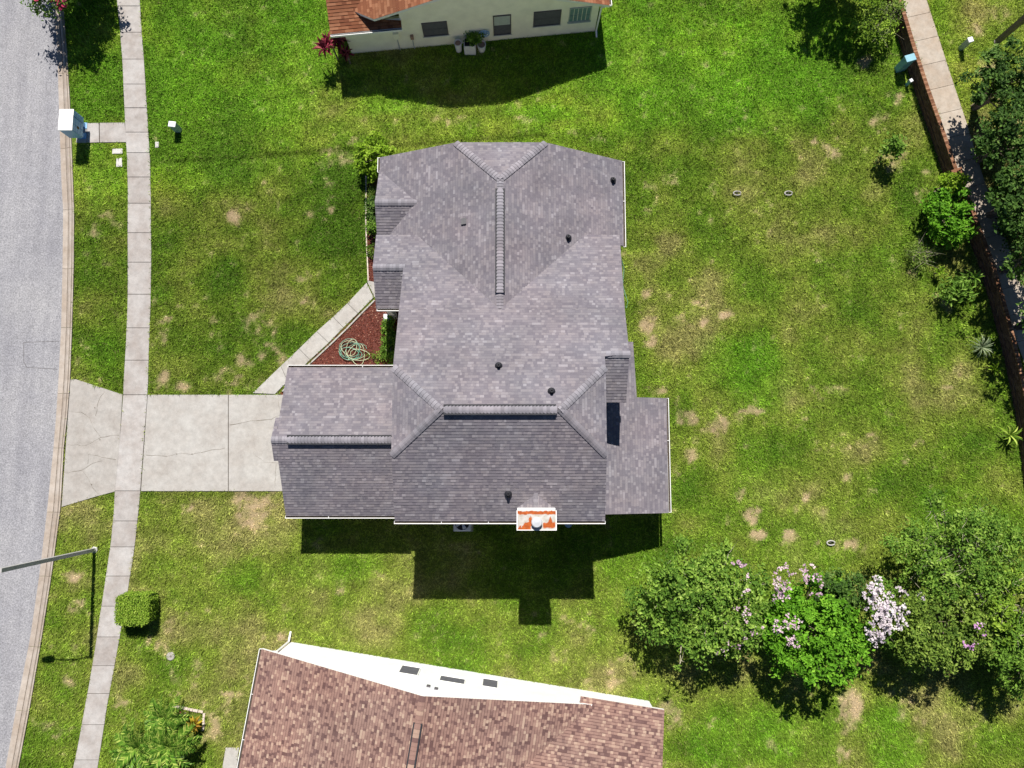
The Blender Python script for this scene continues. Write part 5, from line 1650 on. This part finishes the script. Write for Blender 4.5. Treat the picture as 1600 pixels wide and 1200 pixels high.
# mailbox: two cluster units on pedestals
(mx0, my1), (mx1, my0) = P(92.5, 170, 1.55), P(112.5, 203.5, 1.55)
ms = my0 + (my1 - my0) * .70
mail = thing('cluster_mailbox', ((mx0 + mx1) / 2, (my0 + my1) / 2, 0), 'pale metal cluster mailbox standing at the kerb', 'mailbox')
for y0, y1, ztop in ((my0, ms - .006, 1.55), (ms + .006, my1, 1.53)):
    b_ = MB(); b_.box(mx0 + .03, mx1 - .03, y0 + .02, y1 - .02, .62, ztop - .045)
    cab = b_.build('cabinet', M['mail_shade_blue'], mail, bevel=.01)
    b_ = MB(); b_.box(mx0, mx1, y0, y1, ztop - .043, ztop); b_.build('top', M['white'], cab, bevel=.012)
    rows = 4
    cols = 2 if y1 - y0 > .5 else 1
    for i in range(cols):
        for r in range(rows):
            w = (y1 - y0 - .1) / cols; hh = (ztop - .72) / rows
            b_ = MB(); b_.box(mx1 - .028, mx1 - .012, y0 + .05 + i * w + .01, y0 + .05 + (i + 1) * w - .01, .66 + r * hh + .01, .66 + (r + 1) * hh - .01)
            b_.build('door', M['mail_shade_blue'], cab)
    cy_ = (y0 + y1) / 2
    b_ = MB(); b_.box((mx0 + mx1) / 2 - .1, (mx0 + mx1) / 2 + .1, cy_ - .1, cy_ + .1, .05, .618); b_.box((mx0 + mx1) / 2 - .18, (mx0 + mx1) / 2 + .18, cy_ - .16, cy_ + .16, .04, .075)
    b_.build('pedestal', M['mail_shade_blue'], mail)
b_ = MB(); b_.box(mx1 - .01, mx1 + .002, my0 + .3, my0 + .42, 1.0, 1.16); o = b_.build('notice', M['leaf_croton'], mail); o['label'] = 'yellow sticker on the mailbox'


def utility_box(name, label, px, py, w, d, h, mat, topmat, rot=0.0, cat='utility box', group=None, ztop=None):
    x, y = P(px, py)
    root = thing(name, (x, y, 0), label, cat, group)
    c, s_ = math.cos(rot), math.sin(rot)
    ax, ay = Vector((c, s_, 0)), Vector((-s_, c, 0))
    o_ = Vector((x, y, 0)) - ax * w / 2 - ay * d / 2
    b_ = MB(); b_.obox(o_ + Vector((0, 0, -.03)), ax * w, ay * d, (0, 0, h - .05)); b_.build('cabinet', mat, root, bevel=.015)
    b_ = MB(); b_.obox(o_ - ax * .02 - ay * .02 + Vector((0, 0, h - .077)), ax * (w + .04), ay * (d + .04), (0, 0, .08)); b_.build('lid', topmat, root, bevel=.02)
    b_ = MB(); b_.obox(o_ + ax * w * .2 - ay * .012 + Vector((0, 0, h * .35)), ax * w * .6, ay * .012, (0, 0, h * .3)); b_.build('panel', mat, root)
    return root


utility_box('utility_pedestal', 'small pale utility pedestal on the lawn right of the pavement', 279, 204, .34, .26, .75, M['util_green'], M['pot_white'], -.1)
utility_box('transformer_box', 'large teal utility box at the foot of the brick wall', 1405, 108, .50, .34, 1.1, M['util_teal'], M['util_teal'], .3)
utility_box('utility_pedestal', 'short pale utility post below the teal box', 1416, 133, .14, .14, .5, M['util_teal'], M['pot_white'], .5)
utility_box('utility_pedestal', 'grey-green utility post on the verge beyond the far path', 1501, 76, .24, .24, .85, M['util_green'], M['pot_white'], .3)

def flat_cover(name, label, pts, z, mat, cat, group=None):
    pa = [Vector(P(*p_)) for p_ in pts]
    c0 = sum(pa, Vector((0, 0))) / len(pa)
    root = thing(name, (c0.x, c0.y, 0), label, cat, group)
    b_ = MB(); b_.prism([tuple(a) for a in pa], -.05, z); o = b_.build('frame', mat, root, bevel=.01)
    b_ = MB(); b_.prism([tuple(c0 + (a - c0) * .78) for a in pa], z - .03, z + .006); b_.build('lid', mat, root)
    NOGRASS.append([tuple(a) for a in pa])


flat_cover('meter_cover', 'pale rectangular ground cover left of the pavement, wider of the two', [(176, 233), (192, 232.5), (192, 240.5), (176, 241)], .045, M['concrete_pale'], 'ground cover', 'ground covers by the pavement')
flat_cover('meter_cover', 'pale upright ground cover just below the wider one', [(182.5, 248), (191, 247), (191.5, 261), (182, 261)], .045, M['concrete_pale'], 'ground cover', 'ground covers by the pavement')
flat_cover('meter_cover', 'small pale ground cover on the lawn right of the pavement', [(243, 222), (248.5, 222), (248.5, 231), (243, 231)], .045, M['concrete_pale'], 'ground cover', 'ground covers by the pavement')
cx, cy = P(267, 1025)
rc = thing('cleanout_cover', (cx, cy, 0), 'round concrete disc with a dark hole in the lower lawn', 'ground cover')
b_ = MB(); b_.lathe((cx, cy, -.02), [(.20, 0), (.20, .07), (.17, .085)], 20); b_.build('ring', M['concrete_drive'], rc)
b_ = MB(); b_.lathe((cx + .02, cy, .066), [(.05, 0), (.045, .004)], 12); b_.build('hole', M['crack'], rc)
for px, py, lab in ((1151, 303, 'pale ring-shaped sprinkler in the right lawn, left of its twin'), (1231, 303, 'pale ring-shaped sprinkler in the right lawn, right of its twin'), (1297, 848, 'pale ring with green weeds by the pink blossom trees')):
    cx, cy = P(px, py)
    rt = thing('sprinkler_ring', (cx, cy, 0), lab, 'sprinkler')
    b_ = MB()
    b_.tube([(cx + .2 * math.cos(t), cy + .11 * math.sin(t), .10) for t in np.linspace(.2, 6.0, 16)], .035, 6); b_.build('ring', M['concrete_drive'], rt, smooth=True)
    b_ = MB(); b_.lathe((cx, cy, 0), [(.05, 0), (.05, .08), (.03, .09)], 10); b_.build('head', M['black'], rt)

# air conditioner and dish under the south gutter
cx, cy = P(722, 820, .8)
ac = thing('air_conditioner', (cx, cy + .1, 0), 'pale air conditioner unit under the lower gutter of the grey-roofed house', 'air conditioner')
b_ = MB(); b_.box(cx - .42, cx + .42, cy - .32, cy + .52, .03, .75); cab = b_.build('casing', M['ac_beige'], ac, bevel=.05)
b_ = MB(); b_.box(cx - .5, cx + .5, cy - .4, cy + .6, -.02, .035); b_.build('pad', M['concrete'], ac)
b_ = MB(); b_.lathe((cx, cy + .1, .75), [(.36, 0), (.36, .012)], 24); b_.build('fan_opening', M['black'], ac)
for i in range(4):
    t = i * math.pi / 2 + .4
    d = Vector((math.cos(t), math.sin(t), 0)); s_ = Vector((-d.y, d.x, 0))
    b_ = MB(); b_.faces([Vector((cx, cy + .1, .785)) + d * .08 - s_ * .05, Vector((cx, cy + .1, .775)) + d * .33 - s_ * .10, Vector((cx, cy + .1, .80)) + d * .33 + s_ * .10, Vector((cx, cy + .1, .795)) + d * .08 + s_ * .05], [(0, 1, 2, 3)]); b_.build('fan_blade', M['metal'], ac)
cx, cy = P(888, 819, 3.0)
ds = thing('satellite_dish', (cx, cy + .2, 0), 'grey dish on the wall right of the chimney under the gutter', 'satellite dish')
b_ = MB()
ring = []
for r, dz in ((0.02, -.06), (.14, -.045), (.24, 0)):
    ring.append([Vector((cx + r * math.cos(t) * .8, cy + .08 + r * math.sin(t), 3.0 + dz + .35 * r * -math.sin(t))) for t in np.linspace(0, 2 * math.pi, 19)[:-1]])
for i in range(2):
    for k in range(18): b_.faces([ring[i][k], ring[i][(k + 1) % 18], ring[i + 1][(k + 1) % 18], ring[i + 1][k]], [(0, 1, 2, 3)])
b_.build('dish', M['mail_shade_blue'], ds, smooth=True)
b_ = MB(); b_.tube([(cx, -2.3, 2.85), (cx, cy + .08, 2.85), (cx, cy + .08, 2.93)], .025, 6); b_.build('bracket', M['metal'], ds)
# planter box by the porch and chair
cx, cy = P(605.5, 496, .5)
pb = thing('planter', (cx, cy, 0), 'pale green planter box beside the shaded porch corner', 'planter')
b_ = MB(); b_.box(cx - .17, cx + .17, cy - .14, cy + .14, 0, .55); b_.build('body', M['util_teal'], pb, bevel=.015)
b_ = MB(); b_.box(cx - .19, cx + .19, cy - .16, cy + .16, .545, .60); b_.build('rim', M['pot_white'], pb, bevel=.01)

# pots by the cream house wall
for px, py, r, h, lab, kind in ((717, 79, .20, .75, 'slim white pot left of the box by the cream house', 'p'), (735, 78, .30, .8, 'white square bin with dark opening against the cream house', 'b'), (753, 78, .24, .55, 'round white bucket against the cream house', 'p')):
    cx, cy = P(px, py)
    rt = thing('pot' if kind == 'p' else 'bin', (cx, cy, 0), lab, 'pot' if kind == 'p' else 'bin')
    if kind == 'p':
        b_ = MB(); b_.lathe((cx, cy, 0), [(r * .75, 0), (r, h), (r * .85, h), (r * .8, h - .08)], 16); b_.build('body', M['pot_white'], rt)
        b_ = MB(); b_.lathe((cx, cy, h - .1), [(r * .8, 0), (r * .78, .03)], 16); b_.build('soil', M['pot_clay'], rt)
    else:
        b_ = MB()
        for x0, x1, y0, y1 in ((-r, r, -r, -r + .03), (-r, r, r - .03, r), (-r, -r + .03, -r + .03, r - .03), (r - .03, r, -r + .03, r - .03)): b_.box(cx + x0, cx + x1, cy + y0, cy + y1, 0, h)
        b_.build('body', M['pot_white'], rt)
        b_ = MB(); b_.box(cx - r + .03, cx + r - .03, cy - r + .03, cy + r - .03, .02, h - .2); b_.build('contents', M['black'], rt)
shrub_tree('potted_plant', 'small green plant growing behind the bins at the cream house', 'plant', 743, 58, .9, .5, .22, .3, 500, .13, M['leaf_mid'], 401, None, 3, r0=.02)
c0 = on_wall(no_, nnn, 756, 50)
hr = thing('hose_reel', c0, 'round pale hose reel on the shaded cream wall', 'hose reel')
b_ = MB()
for r in (.27, .16): b_.tube([c0 + dN_ * .1 + dE * r * math.cos(t) + Vector((0, 0, r * math.sin(t))) for t in np.linspace(0, 2 * math.pi, 21)], .03, 6, cap=False)
b_.build('rim', M['mail_shade_blue'], hr)
b_ = MB()
for k in range(6):
    t = k * math.pi / 3
    b_.tube([c0 + dN_ * .1, c0 + dN_ * .1 + dE * .27 * math.cos(t) + Vector((0, 0, .27 * math.sin(t)))], .02, 5)
b_.tube([c0 + dN_ * .005, c0 + dN_ * .16], .06, 8)
b_.build('spokes', M['mail_shade_blue'], hr)
# concrete pad beside the brown-roofed house
cp = thing('concrete_slab', P3(360, 1190), 'pale concrete slab at the left side of the brown-roofed house', 'slab')
pts = [P(353, 1168), P(374, 1168), P(366, 1230), P(343, 1230)]
b_ = MB(); b_.prism(pts, -.05, .05); b_.build('slab', M['concrete_drive'], cp, bevel=.01)
NOGRASS.append(pts)
NOGRASS.append([S2(-.05, -.4), S2(-.75, -.5), S2(-.85, -4.2), S2(-.05, -4.2)])


# ------------------------------------------------------------------ grass blades over the whole lawn
def make_grass(n_):
    rng = np.random.default_rng(77)
    X = rng.uniform(-24.8, 31.0, n_); Y = rng.uniform(-17.5, 27.0, n_)
    # clumped positions
    keep = np.ones(n_, bool)
    for pl in NOGRASS: keep &= ~inside(pl, X, Y)
    X, Y = X[keep], Y[keep]
    col, bare = lawn_field(X, Y)
    k2 = rng.random(len(X)) > bare * .6
    X, Y, col, bare = X[k2], Y[k2], col[k2], bare[k2]
    m = len(X)
    tall = .3 + 1.4 * fbm(X, Y, .11, 140, 2)
    L = rng.uniform(.09, .20, m) * tall * (1 - .55 * bare)
    Wd = rng.uniform(.022, .05, m)
    az = rng.uniform(0, 2 * np.pi, m)
    lean = np.radians(rng.uniform(15, 75, m))
    d = np.stack([np.cos(az) * np.sin(lean), np.sin(az) * np.sin(lean), np.cos(lean)], 1)
    s_ = np.stack([-np.sin(az), np.cos(az), np.zeros(m)], 1)
    tw = rng.uniform(-.6, .6, m)
    s_[:, 2] = tw
    base = np.stack([X, Y, np.full(m, -.005)], 1)
    v = np.empty((m, 3, 3), np.float32)
    v[:, 0] = base - s_ * Wd[:, None] * .5
    v[:, 1] = base + s_ * Wd[:, None] * .5
    v[:, 2] = base + d * L[:, None]
    br = rng.uniform(.5, 1.5, (m, 1)) * (.42 + 1.16 * fbm(X, Y, .085, 150, 2)[:, None])
    dryb = (rng.random((m, 1)) < .10)
    c_ = col * br
    c_ = np.where(dryb, c_ * .5 + np.array((.30, .26, .11)) * .5, c_)
    me = quad_mesh('grass', v.reshape(-1, 3), np.arange(m * 3).reshape(m, 3), np.clip(c_, 0, 1))
    o = link('grass', me, M['grass'])
    tag(o, 'short mown grass blades covering the lawns', 'grass', kind='stuff')


make_grass(1250000)
